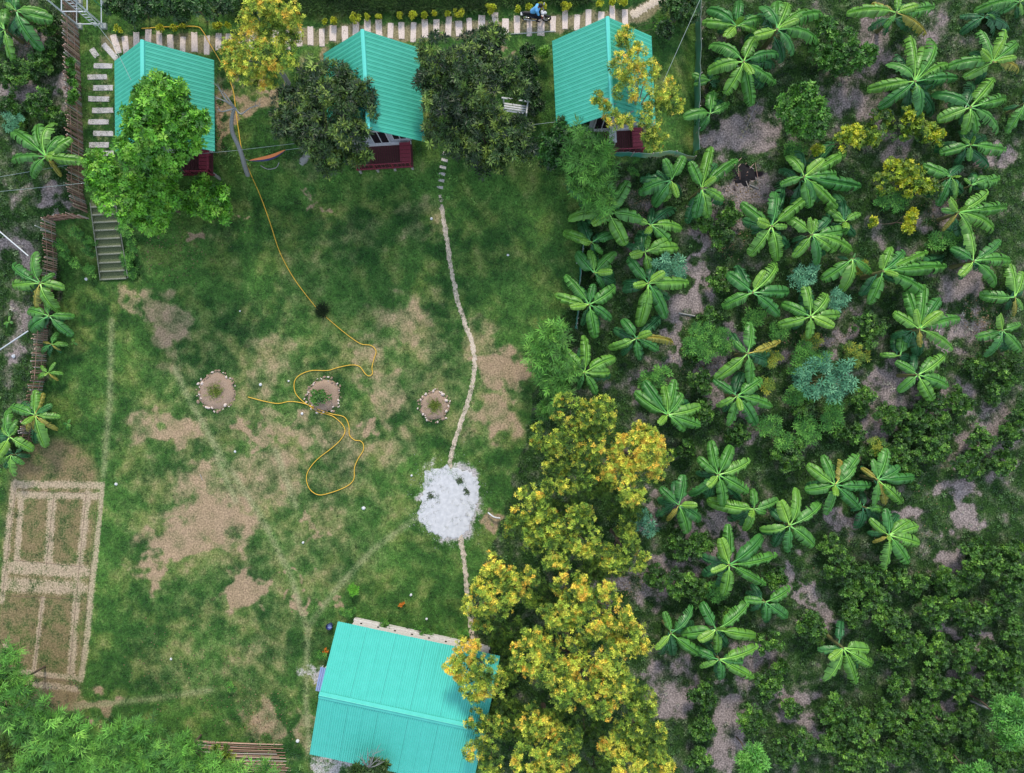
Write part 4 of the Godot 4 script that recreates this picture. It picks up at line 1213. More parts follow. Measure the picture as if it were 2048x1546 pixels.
	tree("vine", "green vine climbing over the bamboo fence poles", "", [[141, 125, 8, 0.6], [143, 145, 9, 0.6], [146, 165, 7, 0.6], [148, 190, 8, 0.7], [145, 200, 7, 0.6]], 1.2, sprays.citrus, fresh, {"dens": 150.0, "category": "vine", "r": 0.02, "size": 1.0})
	# bushes at the south eave, with a bare grey twig tree
	tree("hedge_shrub", "olive bush rising at the lower edge of the corrugated roof", "", [[715, 1540, 18, 0.4], [745, 1540, 20, 0.5], [762, 1532, 12, 0.5], [735, 1560, 26, 0.4]], 4.2, sprays.mango, dark, {"dens": 80.0, "category": "bush", "r": 0.07, "rough": 0.25})
	bare_twigs()
	bare_tree()

func bare_twigs() -> void:
	var base := at(740, 1560)
	var o := thing("bare_tree", "leafless grey twigs spreading over the corrugated roof edge", "bare tree", base)
	var fork := at_h(738, 1535, 4.3) - base
	part("trunk", tube_mesh([Vector3(0, -0.1, 0), fork * 0.6, fork], [0.09, 0.07, 0.05], 6), mats.pale_bark, o)
	for q in [[720, 1505], [735, 1495], [750, 1498], [765, 1510], [770, 1522], [725, 1520], [745, 1508], [758, 1490]]:
		var e := at_h(q[0], q[1], 4.9 + rng.randf_range(-0.2, 0.3)) - base
		var m := fork.lerp(e, 0.5) + Vector3(rng.randf_range(-0.1, 0.1), 0.1, 0)
		part("branch", tube_mesh(smooth_line([fork, m, e], 4), [0.035, 0.03, 0.026, 0.022, 0.018, 0.014, 0.01, 0.007, 0.005], 4), mats.pale_bark, o)
		for k in 3:
			var s := fork.lerp(e, rng.randf_range(0.4, 0.8)) + Vector3(0, 0.05, 0)
			part("twig", tube_mesh([s, s + (e - fork).rotated(Vector3.UP, rng.randf_range(-0.8, 0.8)) * 0.35], [0.012, 0.004], 4), mats.pale_bark, o)

func bare_tree() -> void:
	var base := at(494, 348)
	var o := thing("bare_tree", "leafless grey tree with a crooked trunk beside the yellow hose", "bare tree", base)
	var pts := [Vector3(0, -0.1, 0)]
	for q in [[489, 332, 0.6], [484, 312, 1.3], [476, 290, 1.8], [465, 266, 2.3], [463, 245, 2.8], [466, 225, 3.2], [470, 216, 3.4]]:
		pts.append(at(q[0], q[1], q[2]) - base)
	part("trunk", tube_mesh(smooth_line(pts, 3), [0.17, 0.16, 0.155, 0.15, 0.15, 0.145, 0.14, 0.14, 0.135, 0.13, 0.13, 0.125, 0.13, 0.12, 0.12, 0.11, 0.11, 0.1, 0.1, 0.1, 0.09, 0.08], 7), mats.pale_bark, o)
	var fork: Vector3 = pts[-1]
	for q in [[[482, 228, 3.6], [500, 216, 3.9], [522, 209, 4.1]], [[455, 205, 3.7], [440, 198, 4.0], [430, 194, 4.2]], [[452, 200, 3.8], [440, 180, 4.1], [433, 170, 4.3]], [[458, 220, 3.5], [442, 223, 3.6], [436, 215, 3.7]], [[462, 205, 3.8], [450, 188, 4.1], [441, 180, 4.4]]]:
		var run := [fork]
		for c in q:
			run.append(at(c[0], c[1], c[2]) - base)
		var b := part("branch", tube_mesh(smooth_line(run, 3), [0.07, 0.062, 0.055, 0.048, 0.042, 0.036, 0.03, 0.024, 0.016, 0.008], 5), mats.pale_bark, o)
		for k in 5:
			var s: Vector3 = run[2].lerp(run[3], rng.randf())
			var d: Vector3 = (run[3] - run[1]).rotated(Vector3.UP, rng.randf_range(-1.0, 1.0)) * rng.randf_range(0.25, 0.5)
			part("twig", tube_mesh([s, s + d * 0.5 + Vector3(0, 0.04, 0), s + d], [0.013, 0.008, 0.004], 4), mats.pale_bark, b)

# ------------------------------------------------------------------ banana plants
var leaf_meshes := []
func banana_leaf(sd: int, torn: float, arch: float) -> ArrayMesh:
	# unit leaf along +x (length 1, full width 1 in z): stalk, midrib and a blade split into strips along the side veins
	var r := RandomNumberGenerator.new()
	r.seed = sd
	var st := new_st()
	var n := 15
	var bend := r.randf_range(-0.3, 0.3)
	var y_at := func(t: float) -> float: return arch * (1.6 * t - 2.1 * t * t)
	var w_at := func(t: float) -> float: return 0.5 * pow(clampf((t - 0.12) / 0.2, 0.0, 1.0), 0.5) * pow(clampf(1.0 - pow(clampf((t - 0.45) / 0.56, 0.0, 1.0), 3.2), 0.0, 1.0), 0.55)
	for i in n:
		var t0 := 0.13 + 0.87 * i / n
		var t1 := 0.13 + 0.87 * (i + 1) / n
		for s in [-1.0, 1.0]:
			var gap := r.randf_range(0.005, 0.017) if r.randf() < torn else 0.0
			var k := r.randf_range(0.27, 0.44)
			var droop := r.randf_range(0.07, 0.15) + (r.randf_range(0.0, 0.08) if gap > 0.0 else 0.0)
			var cut := r.randf_range(0.88, 1.0) if gap > 0.0 else r.randf_range(0.96, 1.0)
			var rows := []
			for j in 4:
				var f: float = [0.0, 0.33, 0.7, 1.0][j]
				var rise := 0.05 * sin(f * PI * 0.8) - droop * f * f
				var row := []
				for e in 2:
					var t: float = t0 if e == 0 else t1
					var tt: float = t + f * 0.035 + (gap * f if e == 0 else -gap * f)
					var wd: float = w_at.call(minf(t, 0.995))
					row.append(Vector3(minf(tt, 1.0), y_at.call(t) + rise * (wd / 0.5), s * wd * f * cut + bend * t * t))
				rows.append(row)
			st.set_smooth_group(2)
			st.set_color(Color(k * 0.9, k * 1.1, k * 0.85))
			for j in 3:
				quad(st, rows[j][0], rows[j + 1][0], rows[j + 1][1], rows[j][1])
	# midrib and stalk stand a little proud of the blade
	st.set_smooth_group(-1)
	st.set_color(Color(1, 1, 1))
	var m := 12
	for i in m:
		var t0 := float(i) / m
		var t1 := float(i + 1) / m
		var w0 := lerpf(0.055, 0.014, t0)
		var w1 := lerpf(0.055, 0.014, t1)
		var a := Vector3(t0, y_at.call(t0) + 0.012, bend * t0 * t0)
		var b := Vector3(t1, y_at.call(t1) + 0.012, bend * t1 * t1)
		for s in [-1.0, 1.0]:
			quad(st, a, b, b + Vector3(0, -0.014, s * w1), a + Vector3(0, -0.014, s * w0))
	return done(st)

func make_leaf_meshes() -> void:
	for i in 12:
		leaf_meshes.append(banana_leaf(100 + i, [0.12, 0.3, 0.55][i % 3], [0.16, 0.26, 0.36][(i / 3) % 3]))
	for i in 2:
		leaf_meshes.append(banana_leaf(200 + i, 0.0, 0.10))

func rock_mesh(sd: int, half: Vector3) -> ArrayMesh:   # an uneven lump
	var r := RandomNumberGenerator.new()
	r.seed = sd
	var rings := []
	for j in 4:
		var e := lerpf(-1.1, 1.1, j / 3.0)
		var ring := []
		for i in 7:
			var a := TAU * (i + 0.5 * j) / 7.0
			ring.append(Vector3(cos(a) * cos(e), sin(e), sin(a) * cos(e)) * half * r.randf_range(0.8, 1.2))
		rings.append(ring)
	var st := new_st()
	for j in 3:
		for i in 7:
			var n := (i + 1) % 7
			quad(st, rings[j][i], rings[j][n], rings[j + 1][n], rings[j + 1][i])
	for i in range(1, 6):
		tri(st, rings[3][0], rings[3][i], rings[3][i + 1])
		tri(st, rings[0][0], rings[0][i + 1], rings[0][i])
	return done(st)

const COUNT_WORDS := ["no", "one", "two", "three", "four", "five", "six", "seven", "eight", "nine", "ten", "eleven", "twelve", "thirteen", "fourteen", "many"]
func banana_zone(x: float, y: float) -> String:
	if x < 200:
		if y < 330:
			return "near the steel tower" if y < 150 else "beside bamboo fence and stepping slabs"
		return "at fence above the ball court" if y > 760 else "on the fence below the steps"
	if x < 1430 and y < 330 and x > 1380:
		return "beside the tall green net"
	if x < 1260 and y > 330 and y < 860:
		return "along the lawn edge"
	if x < 1400 and y < 900:
		return "between lawn edge and orchard path"
	if x < 1560 and y < 200:
		return "in clump by tall green net"
	if y < 160:
		return "in the dark grove above the soil pit"
	if x < 1560 and y < 420:
		return "beside the burnt heap"
	if y < 300:
		return "in the tall grove beside the soil pit"
	if y < 480:
		return "round the yellow leaved shrubs"
	if y < 600:
		return "on the grove edge above the papayas"
	if y < 860:
		return "standing apart on grey soil"
	if y < 1090 and x > 1600:
		return "in the pair over citrus bushes"
	if y < 1090:
		return "next to the orange tipped tree"
	return "among the low citrus bushes"

func build_bananas() -> void:
	for given in BANANAS:
		var row: Array = given.duplicate()
		var cx: float = row[0]
		var cy: float = row[1]
		var n: int = (row.size() - 2) / 3
		var mean := 0.0
		var low := 0
		for i in n:
			mean += Vector2(row[2 + i * 3] - cx, row[3 + i * 3] - cy).length() / n
			if row[4 + i * 3] == 3:
				low += 1
		var small := mean < 24.0
		if not small:   # old leaves hanging lower, between the ones on top
			for k in 3:
				var a := rng.randf() * TAU
				var l := mean * rng.randf_range(0.7, 1.0)
				row.append_array([cx + cos(a) * l, cy + sin(a) * l, 3])
			n += 3
		var hc := clampf(mean * 0.031 * 1.15, 0.35, 2.4) * rng.randf_range(0.92, 1.08)
		if low > n / 2:
			hc *= 0.65
		var heart := at(cx, cy, hc)
		var base := on_ground(heart)
		var has_new := false
		var has_yellow := false
		for i in n:
			has_new = has_new or row[4 + i * 3] == 1
			has_yellow = has_yellow or row[4 + i * 3] == 2
		var zone := banana_zone(cx, cy)
		var size := "young" if small else ("tall" if mean > 62.0 else "leafy")
		var extra := ", some yellow," if has_yellow else (", one pale," if has_new else "")
		var label := "%s banana plant with %s leaves%s %s" % [size, COUNT_WORDS[mini(n, 15)], extra, zone]
		var o := thing("banana_plant", label, "banana plant", base, 0.0, "banana plants " + zone)
		var r0 := clampf(hc * 0.05, 0.02, 0.13)
		part("stem", tube_mesh([Vector3(0, -0.1, 0), Vector3(0.02, hc * 0.5, 0.01), Vector3(0, hc, 0)], [r0 * 1.3, r0, r0 * 0.6], 7), mats.stem, o)
		for i in n:
			var kind: int = row[4 + i * 3]
			var flat_len := Vector2(row[2 + i * 3] - cx, row[3 + i * 3] - cy).length() * 0.031
			var tip_h := hc - 0.18 * flat_len
			var start := Vector3(0, hc * 0.97, 0)
			if kind == 1:
				tip_h = hc + sqrt(maxf(0.05, pow(maxf(flat_len, 1.25 if not small else flat_len), 2.0) - flat_len * flat_len)) * 0.7 + 0.1
			elif kind == 3:
				start.y = hc * 0.72
				tip_h = start.y - 0.4 * flat_len
				tip_h = maxf(tip_h, 0.25)
			elif kind == 2:
				tip_h = hc - 0.35 * flat_len
			var tip := at(row[2 + i * 3], row[3 + i * 3], tip_h) - base
			var ax := tip - start
			var ln := ax.length()
			var d := ax / ln
			var side := d.cross(Vector3.UP).normalized().rotated(d, rng.randf_range(-0.3, 0.3))
			var up := side.cross(d).normalized()
			var wd := clampf(ln * 0.40, 0.17, 0.80) * rng.randf_range(0.82, 1.12)
			if kind == 1:
				wd *= 1.05
			if kind == 2:
				wd *= 0.7
			var mesh: Mesh = leaf_meshes[12 + i % 2] if kind == 1 else leaf_meshes[rng.randi() % 12]
			if small:
				mesh = leaf_meshes[(i * 3) % 9]
			var mi: int = kind
			if kind == 0:
				mi = [0, 0, 4, 4, 5][rng.randi() % 5]
			part("leaf", mesh, mats.banana[mi], o, Transform3D(Basis(d * ln, up * ln, -side * wd), start))

# ------------------------------------------------------------------ orchard bushes and other plants
const LANDMARKS := [[1740, 655, "near the open banana star"], [1660, 780, "around the blue papaya clump"], [1800, 830, "by the pale soil strip"], [1950, 760, "near the dead log heap"], [1920, 1010, "beside the grey soil gap"], [1700, 1010, "below the banana pair"], [1430, 930, "next to the orange tipped tree"], [1440, 1130, "among bananas with grey soil"], [1290, 1200, "behind the yellow tree row"], [1460, 1330, "below the double banana"], [1470, 1440, "along the grey orchard path"], [1590, 1430, "by the pale forked path"], [1620, 1240, "beside the small soil fork"], [1690, 1310, "round the lone banana plant"], [1930, 1260, "near the two soil specks"], [1990, 1430, "near the pale lime tree"], [1780, 1420, "in the dense block of bushes"], [1820, 1150, "in the block below the long banana"], [2020, 1120, "in the thick rows far from bananas"], [1880, 1530, "at the low end of the rows"], [1640, 1530, "below the dense block"], [1560, 880, "among the light fingered plants"], [1440, 760, "beside two stacked banana plants"]]
func near_what(x: float, y: float) -> String:
	var best := 1e9
	var say := ""
	for q in LANDMARKS:
		var d := Vector2(q[0] - x, q[1] - y).length()
		if d < best:
			best = d
			say = q[2]
	return say

func build_bushes() -> void:
	var pal := [Color(0.15, 0.28, 0.10), Color(0.23, 0.40, 0.14), Color(0.38, 0.58, 0.20), Color(0.55, 0.73, 0.28)]
	for b in BUSHES:
		var r: float = b[2]
		var size := "small" if r < 26 else ("large" if r > 36 else "rounded")
		var where := near_what(b[0], b[1])
		var g := "citrus bushes of the orchard"
		if b[0] < 200:
			where = "on the far side of the bamboo fence"
			g = "bushes behind the bamboo fence"
		elif b[1] < 500:
			where = "beside the orchard path"
			g = "bushes by the orchard path"
		var list := [[b[0], b[1], r * 0.62, 0.45]]
		for k in 4:
			var a := TAU * k / 4.0 + rng.randf_range(-0.5, 0.5)
			list.append([b[0] + cos(a) * r * 0.58, b[1] + sin(a) * r * 0.58, r * rng.randf_range(0.34, 0.5), rng.randf_range(0.3, 0.55)])
		tree("citrus_bush", "%s dark green citrus bush %s" % [size, where], g, list, clampf(r * 0.026, 0.5, 1.15), sprays.citrus, pal, {"dens": 120.0, "category": "bush", "r": 0.035, "rough": 0.5, "flat": 0.85, "subs": 8})

func palmate(label: String, group: String, list: Array, height: float, pal: Array, size: float) -> void:
	# stems that end in whorls of long fingered leaves
	var mid := Vector3.ZERO
	var heads := []
	for q in list:
		var p := at(q[0], q[1], height * rng.randf_range(0.85, 1.15))
		heads.append(p)
		mid += p / list.size()
	var base := on_ground(mid)
	var o := thing("fingered_plant", label, "plant", base, 0.0, group)
	var st := new_st()
	var xfs := []
	var cols := []
	for p in heads:
		tube(st, [Vector3(0, -0.05, 0), (p - base) * Vector3(0.6, 0.5, 0.6), p - base], [0.04, 0.03, 0.02], 5)
		for k in 13:
			var a := rng.randf() * TAU
			var d := Vector3(cos(a), rng.randf_range(-0.2, 0.35), sin(a)) * rng.randf_range(0.1, 0.42) * size
			xfs.append(Transform3D(Basis.from_euler(Vector3(rng.randf_range(-0.35, 0.35), rng.randf() * TAU, rng.randf_range(-0.35, 0.35))).scaled(Vector3.ONE * size * rng.randf_range(0.7, 1.1)), p - base + d))
			cols.append(pick(pal, rng.randf()))
	part("stem", done(st), mats.stem, o)
	scatter("foliage", sprays.palm, mats.soft_leaf, xfs, cols, o)

func build_palmate() -> void:
	var blue := [Color(0.20, 0.44, 0.31), Color(0.34, 0.61, 0.43), Color(0.52, 0.77, 0.58)]
	var green := [Color(0.18, 0.40, 0.13), Color(0.32, 0.59, 0.20), Color(0.50, 0.74, 0.28)]
	var yel := [Color(0.30, 0.46, 0.14), Color(0.52, 0.62, 0.18), Color(0.72, 0.70, 0.20)]
	palmate("large blue green papaya clump with fingered leaves on grey soil", "papaya plants", [[1610, 745], [1650, 725], [1690, 735], [1695, 765], [1655, 765], [1615, 775], [1665, 790], [1685, 780], [1640, 785], [1600, 760], [1630, 730], [1670, 750]], 2.4, blue, 1.2)
	palmate("blue green fingered plant beside the orchard path", "papaya plants", [[1335, 520], [1355, 525], [1345, 540], [1330, 540], [1360, 545], [1320, 530]], 1.5, blue, 1.0)
	palmate("blue green fingered plants between two spreading bananas", "papaya plants", [[1600, 545], [1620, 555], [1605, 570], [1590, 560], [1625, 535]], 1.5, blue, 1.0)
	palmate("blue green fingered plant beside the open banana star", "papaya plants", [[1670, 590], [1685, 600], [1660, 605], [1675, 615], [1620, 605], [1612, 590]], 1.4, blue, 0.95)
	palmate("blue green round plant at the foot of the orange tipped tree", "papaya plants", [[1285, 1030], [1275, 1045], [1295, 1045], [1300, 1060]], 1.4, blue, 1.0)
	palmate("pale blue fingered seedling behind the bamboo fence", "papaya plants", [[15, 235], [30, 245], [20, 255], [38, 235]], 1.2, blue, 0.7)
	for q in [[1435, 670], [1450, 690], [1510, 635], [1560, 660], [1415, 700], [1600, 730], [1590, 790], [1670, 820], [1665, 840], [1610, 850], [1540, 850], [1300, 760], [1320, 750], [1390, 690], [1400, 660], [1610, 700], [1640, 715], [1440, 1180], [1770, 395], [1800, 400], [1880, 480], [1590, 300], [1910, 470], [1570, 880], [1620, 870]]:
		palmate("light green fingered young plant " + near_what(q[0], q[1]), "fingered young plants", [[q[0] - 8, q[1] - 6], [q[0] + 9, q[1] - 3], [q[0], q[1] + 9], [q[0] - 12, q[1] + 8]], 1.1, green, 0.95)
	for q in [[1705, 700], [1720, 712], [1545, 715], [1535, 770], [1755, 890], [1625, 680], [1720, 530]]:
		palmate("yellowing fingered young plant in the orchard soil", "yellowing young plants", [[q[0] - 8, q[1] - 5], [q[0] + 8, q[1]], [q[0] - 2, q[1] + 9]], 1.1, yel, 0.85)
	for q in [[155, 465], [172, 480], [130, 505], [175, 500], [150, 525], [180, 540], [258, 510], [265, 490], [262, 535], [250, 520], [122, 490], [250, 460], [262, 545]]:
		palmate("small fern like plant beside the mossy steps", "plants beside the steps", [[q[0] - 4, q[1] - 3], [q[0] + 4, q[1] + 4]], 0.45, green, 0.7)
	for q in [[845, 1262], [770, 1248], [700, 1220], [690, 1225], [855, 1268], [925, 1265], [770, 1255], [640, 1310], [1265, 345], [460, 1375]]:
		palmate("small green plant at the foot of a wall or deck", "small plants by the buildings", [[q[0] - 3, q[1] - 2], [q[0] + 5, q[1] + 3]], 0.35, green, 0.6)
	palmate("lone bright green young plant on the lawn near the corrugated roof", "", [[705, 1175], [709, 1184]], 0.5, [Color(0.36, 0.66, 0.12), Color(0.48, 0.78, 0.18)], 0.7)

func build_border() -> void:
	# clipped yellow balls along the stepping slabs
	var pal := [Color(0.42, 0.54, 0.12), Color(0.66, 0.72, 0.18), Color(0.85, 0.84, 0.26)]
	for q in [[237, 59, 5], [320, 56, 5], [347, 56, 4], [366, 50, 6], [435, 50, 6], [456, 50, 4], [668, 41, 4], [710, 37, 7], [733, 34, 4], [756, 34, 4], [800, 31, 4], [826, 31, 5], [849, 30, 4], [895, 27, 3], [917, 24, 7], [982, 15, 7], [1035, 17, 4], [1058, 15, 5], [1084, 14, 6], [1128, 12, 6], [1138, 12, 3], [1199, 6, 5], [1225, 4, 4], [1245, 4, 6], [868, 27, 3], [650, 44, 3]]:
		var size := "larger" if q[2] > 5 else ("small" if q[2] > 3 else "tiny")
		tree("ball_shrub", "%s clipped yellow green ball shrub along the stepping slabs" % size, "yellow ball shrubs by the stepping slabs", [[q[0], q[1], q[2] * 1.35, 0.75]], 0.22 + q[2] * 0.012, sprays.tiny, pal, {"dens": 900.0, "category": "shrub", "r": 0.015, "rough": 0.3, "flat": 0.9, "subs": 6})
	# rows of long bladed grass above the path
	var greens := [Color(0.13, 0.24, 0.09), Color(0.24, 0.40, 0.15), Color(0.40, 0.55, 0.22)]
	var xfs := []
	var cols := []
	for i in 3400:
		var x := rng.randf_range(455, 1180)
		var y := rng.randf_range(-50, 24 - (x - 600) * 0.012)
		if x > 980:
			y -= 14.0
		xfs.append(Transform3D(Basis(Vector3.UP, rng.randf() * TAU).scaled(Vector3.ONE * rng.randf_range(0.6, 1.2)), at(x, y, 0.1)))
		cols.append(pick(greens, rng.randf() * 0.7 + clump_noise.get_noise_2d(x * 0.03, y * 0.05) * 0.5 + 0.1))
	var o := scatter("grass_border", sprays.reed, mats.grass, xfs, cols, self)
	o.set_meta("kind", "stuff")
	tag(o, "long dark green grass filling the border above the stepping slabs", "grass")

# ------------------------------------------------------------------ beds, hose, rider
func build_beds() -> void:
	for q in [[433, 783, 1.22, "grassy centre"], [647, 791, 1.12, "leafy sapling in its centre"], [869, 811, 0.98, "thin dry tuft in its centre"]]:
		var p := at(q[0], q[1])
		var r: float = q[2]
		var o := thing("ring_bed", "round soil bed ringed with stones with a %s" % q[3], "planting bed", p, 0.0, "ring beds on the lawn")
		var st := new_st()
		st.set_smooth_group(1)
		var n := FastNoiseLite.new()
		n.seed = int(q[0])
		n.frequency = 0.9
		var rings := []
		for k in 7:
			var ring := []
			for i in 28:
				var a := TAU * i / 28.0
				var rr := r * (0.02 + 0.98 * k / 6.0) * (1.0 + 0.10 * n.get_noise_2d(cos(a) * 2.0, sin(a) * 2.0) * (k / 3.0))
				var y: float = [0.15, 0.15, 0.15, 0.14, 0.16, 0.08, -0.02][k]
				ring.append(Vector3(cos(a) * rr, y + 0.02 * n.get_noise_2d(a * 5.0, k * 4.0), sin(a) * rr))
			rings.append(ring)
		for k in 6:
			for i in 28:
				var j := (i + 1) % 28
				quad(st, rings[k][i], rings[k + 1][i], rings[k + 1][j], rings[k][j])
		for i in range(1, 27):
			tri(st, rings[0][0], rings[0][i], rings[0][i + 1])
		part("soil", done(st), mats.bed_soil, o)
		var rocks := []
		for k in 4:
			rocks.append(rock_mesh(k + 1, Vector3(0.10, 0.07, 0.07) * (0.8 + 0.15 * k)))
		for i in 46:
			var a := TAU * (i + rng.randf_range(-0.4, 0.4)) / 46.0
			var rr := r * rng.randf_range(0.84, 1.12)
			part("stone", rocks[i % 4], mats.warm_stone if rng.randf() < 0.45 else mats.bed_soil, o, Transform3D(Basis(Vector3.UP, rng.randf() * TAU).scaled(Vector3.ONE * rng.randf_range(0.5, 1.1)), Vector3(cos(a) * rr, 0.10 if rr < r else 0.03, sin(a) * rr)))
		var xfs := []
		var cols := []
		if q[0] == 647:
			for i in 34:
				var d := Vector3(rng.randfn(), 0, rng.randfn()) * 0.2
				xfs.append(Transform3D(Basis(Vector3.UP, rng.randf() * TAU).scaled(Vector3.ONE * rng.randf_range(0.8, 1.2)), d + Vector3(-0.1, 0.35 + rng.randf() * 0.5, 0.05)))
				cols.append(pick([Color(0.16, 0.34, 0.08), Color(0.34, 0.56, 0.14)], rng.randf()))
			part("sapling_stem", tube_mesh([Vector3(-0.1, 0.1, 0.05), Vector3(-0.08, 0.7, 0.04)], [0.025, 0.012], 5), mats.bark, o)
			scatter("foliage", sprays.broad, mats.leaf, xfs, cols, o)
		else:
			for i in 160:
				var d := Vector3(rng.randfn(), 0, rng.randfn()) * r * 0.2
				xfs.append(Transform3D(Basis(Vector3.UP, rng.randf() * TAU).scaled(Vector3.ONE * rng.randf_range(0.6, 1.1)), d + Vector3(0, 0.15, 0)))
				cols.append(pick([Color(0.44, 0.54, 0.20), Color(0.62, 0.70, 0.30)], rng.randf()))
			scatter("foliage", sprays.tuft, mats.grass, xfs, cols, o)

const HOSE := [283, 57, 330, 54, 390, 53, 405, 62, 418, 85, 436, 115, 452, 145, 466, 180, 471, 215, 477, 260, 484, 300, 500, 345, 520, 390, 540, 445, 560, 505, 590, 560, 633, 616, 645, 628, 660, 641, 690, 666, 720, 687, 742, 691, 752, 702, 748, 718, 744, 735, 745, 747, 738, 752, 730, 747, 719, 733, 702, 730, 676, 735, 655, 741, 625, 741, 605, 747, 592, 757, 588, 771, 592, 788, 606, 803, 622, 814, 637, 824, 656, 829, 668, 834, 684, 848, 690, 863, 680, 881, 660, 899, 640, 914, 625, 929, 615, 945, 613, 960, 618, 976, 628, 986, 640, 990, 656, 987, 680, 979, 699, 969, 708, 957, 709, 936, 716, 918, 726, 902, 727, 890, 721, 882, 709, 880, 699, 870, 698, 853, 693, 839, 684, 832, 664, 828, 643, 821, 620, 811, 600, 805, 578, 803, 556, 807, 531, 803, 511, 798, 496, 794]
func build_hose() -> void:
	var pts := []
	for i in range(0, HOSE.size(), 2):
		pts.append(at(HOSE[i], HOSE[i + 1], 0.06))
	var o := top("garden_hose", tube_mesh(smooth_line(pts, 5), [0.027], 6), mats.hose, "long yellow hose running down the lawn and looping among the ring beds", "hose")
	o.position = Vector3.ZERO

func blend_body(bones: Array, cell: float, smooth: float) -> ArrayMesh:
	# one skin over tapered capsules [a, b, ra, rb]: a distance field meshed with one point in every crossed cell
	var lo := Vector3.ONE * 1e9
	var hi := Vector3.ONE * -1e9
	for b in bones:
		for e in [[b[0], b[2]], [b[1], b[3]]]:
			var m: float = e[1] + cell * 2.0
			lo = lo.min(e[0] - Vector3.ONE * m)
			hi = hi.max(e[0] + Vector3.ONE * m)
	var nx := int((hi.x - lo.x) / cell) + 1
	var ny := int((hi.y - lo.y) / cell) + 1
	var nz := int((hi.z - lo.z) / cell) + 1
	var f := PackedFloat32Array()
	f.resize(nx * ny * nz)
	var i := 0
	for z in nz:
		for y in ny:
			for x in nx:
				var p := lo + Vector3(x, y, z) * cell
				var d := 1e3
				for b in bones:
					var ab: Vector3 = b[1] - b[0]
					var t := clampf((p - b[0]).dot(ab) / maxf(ab.length_squared(), 1e-6), 0.0, 1.0)
					var e: float = p.distance_to(b[0] + ab * t) - lerpf(b[2], b[3], t)
					var h := clampf(0.5 + 0.5 * (d - e) / smooth, 0.0, 1.0)
					d = lerpf(d, e, h) - smooth * h * (1.0 - h)
				f[i] = d
				i += 1
	var at_cell := {}
	var sx := 1
	var sy := nx
	var sz := nx * ny
	for z in nz - 1:
		for y in ny - 1:
			for x in nx - 1:
				var o := x + y * sy + z * sz
				var sum := Vector3.ZERO
				var c := 0
				for e in [[0, sx], [sy, sy + sx], [sz, sz + sx], [sy + sz, sy + sz + sx], [0, sy], [sx, sx + sy], [sz, sz + sy], [sx + sz, sx + sz + sy], [0, sz], [sx, sx + sz], [sy, sy + sz], [sx + sy, sx + sy + sz]]:
					var a := f[o + e[0]]
					var b := f[o + e[1]]
					if (a < 0.0) != (b < 0.0):
						var t := a / (a - b)
						var pa := Vector3(e[0] % nx, (e[0] / nx) % ny, e[0] / sz)
						var pb := Vector3(e[1] % nx, (e[1] / nx) % ny, e[1] / sz)
						sum += pa.lerp(pb, t)
						c += 1
				if c:
					at_cell[o] = lo + (Vector3(x, y, z) + sum / c) * cell
	var st := new_st()
	st.set_smooth_group(1)
	for o in at_cell:
		for q in [[sx, sy, sz], [sy, sz, sx], [sz, sx, sy]]:
			var a: float = f[o]
			var b: float = f[o + q[0]]
			if (a < 0.0) != (b < 0.0):
				var k1: int = o - q[1]
				var k2: int = o - q[1] - q[2]
				var k3: int = o - q[2]
				if at_cell.has(k1) and at_cell.has(k2) and at_cell.has(k3):
					if a < 0.0:
						quad(st, at_cell[o], at_cell[k3], at_cell[k2], at_cell[k1])
					else:
						quad(st, at_cell[o], at_cell[k1], at_cell[k2], at_cell[k3])
	return done(st)

func ring_mesh(r: float, t: float) -> ArrayMesh:
	var pts := []
	for i in 21:
		var a := TAU * i / 20.0
		pts.append(Vector3(cos(a) * r, sin(a) * r, 0))
	return tube_mesh(pts, [t], 8)

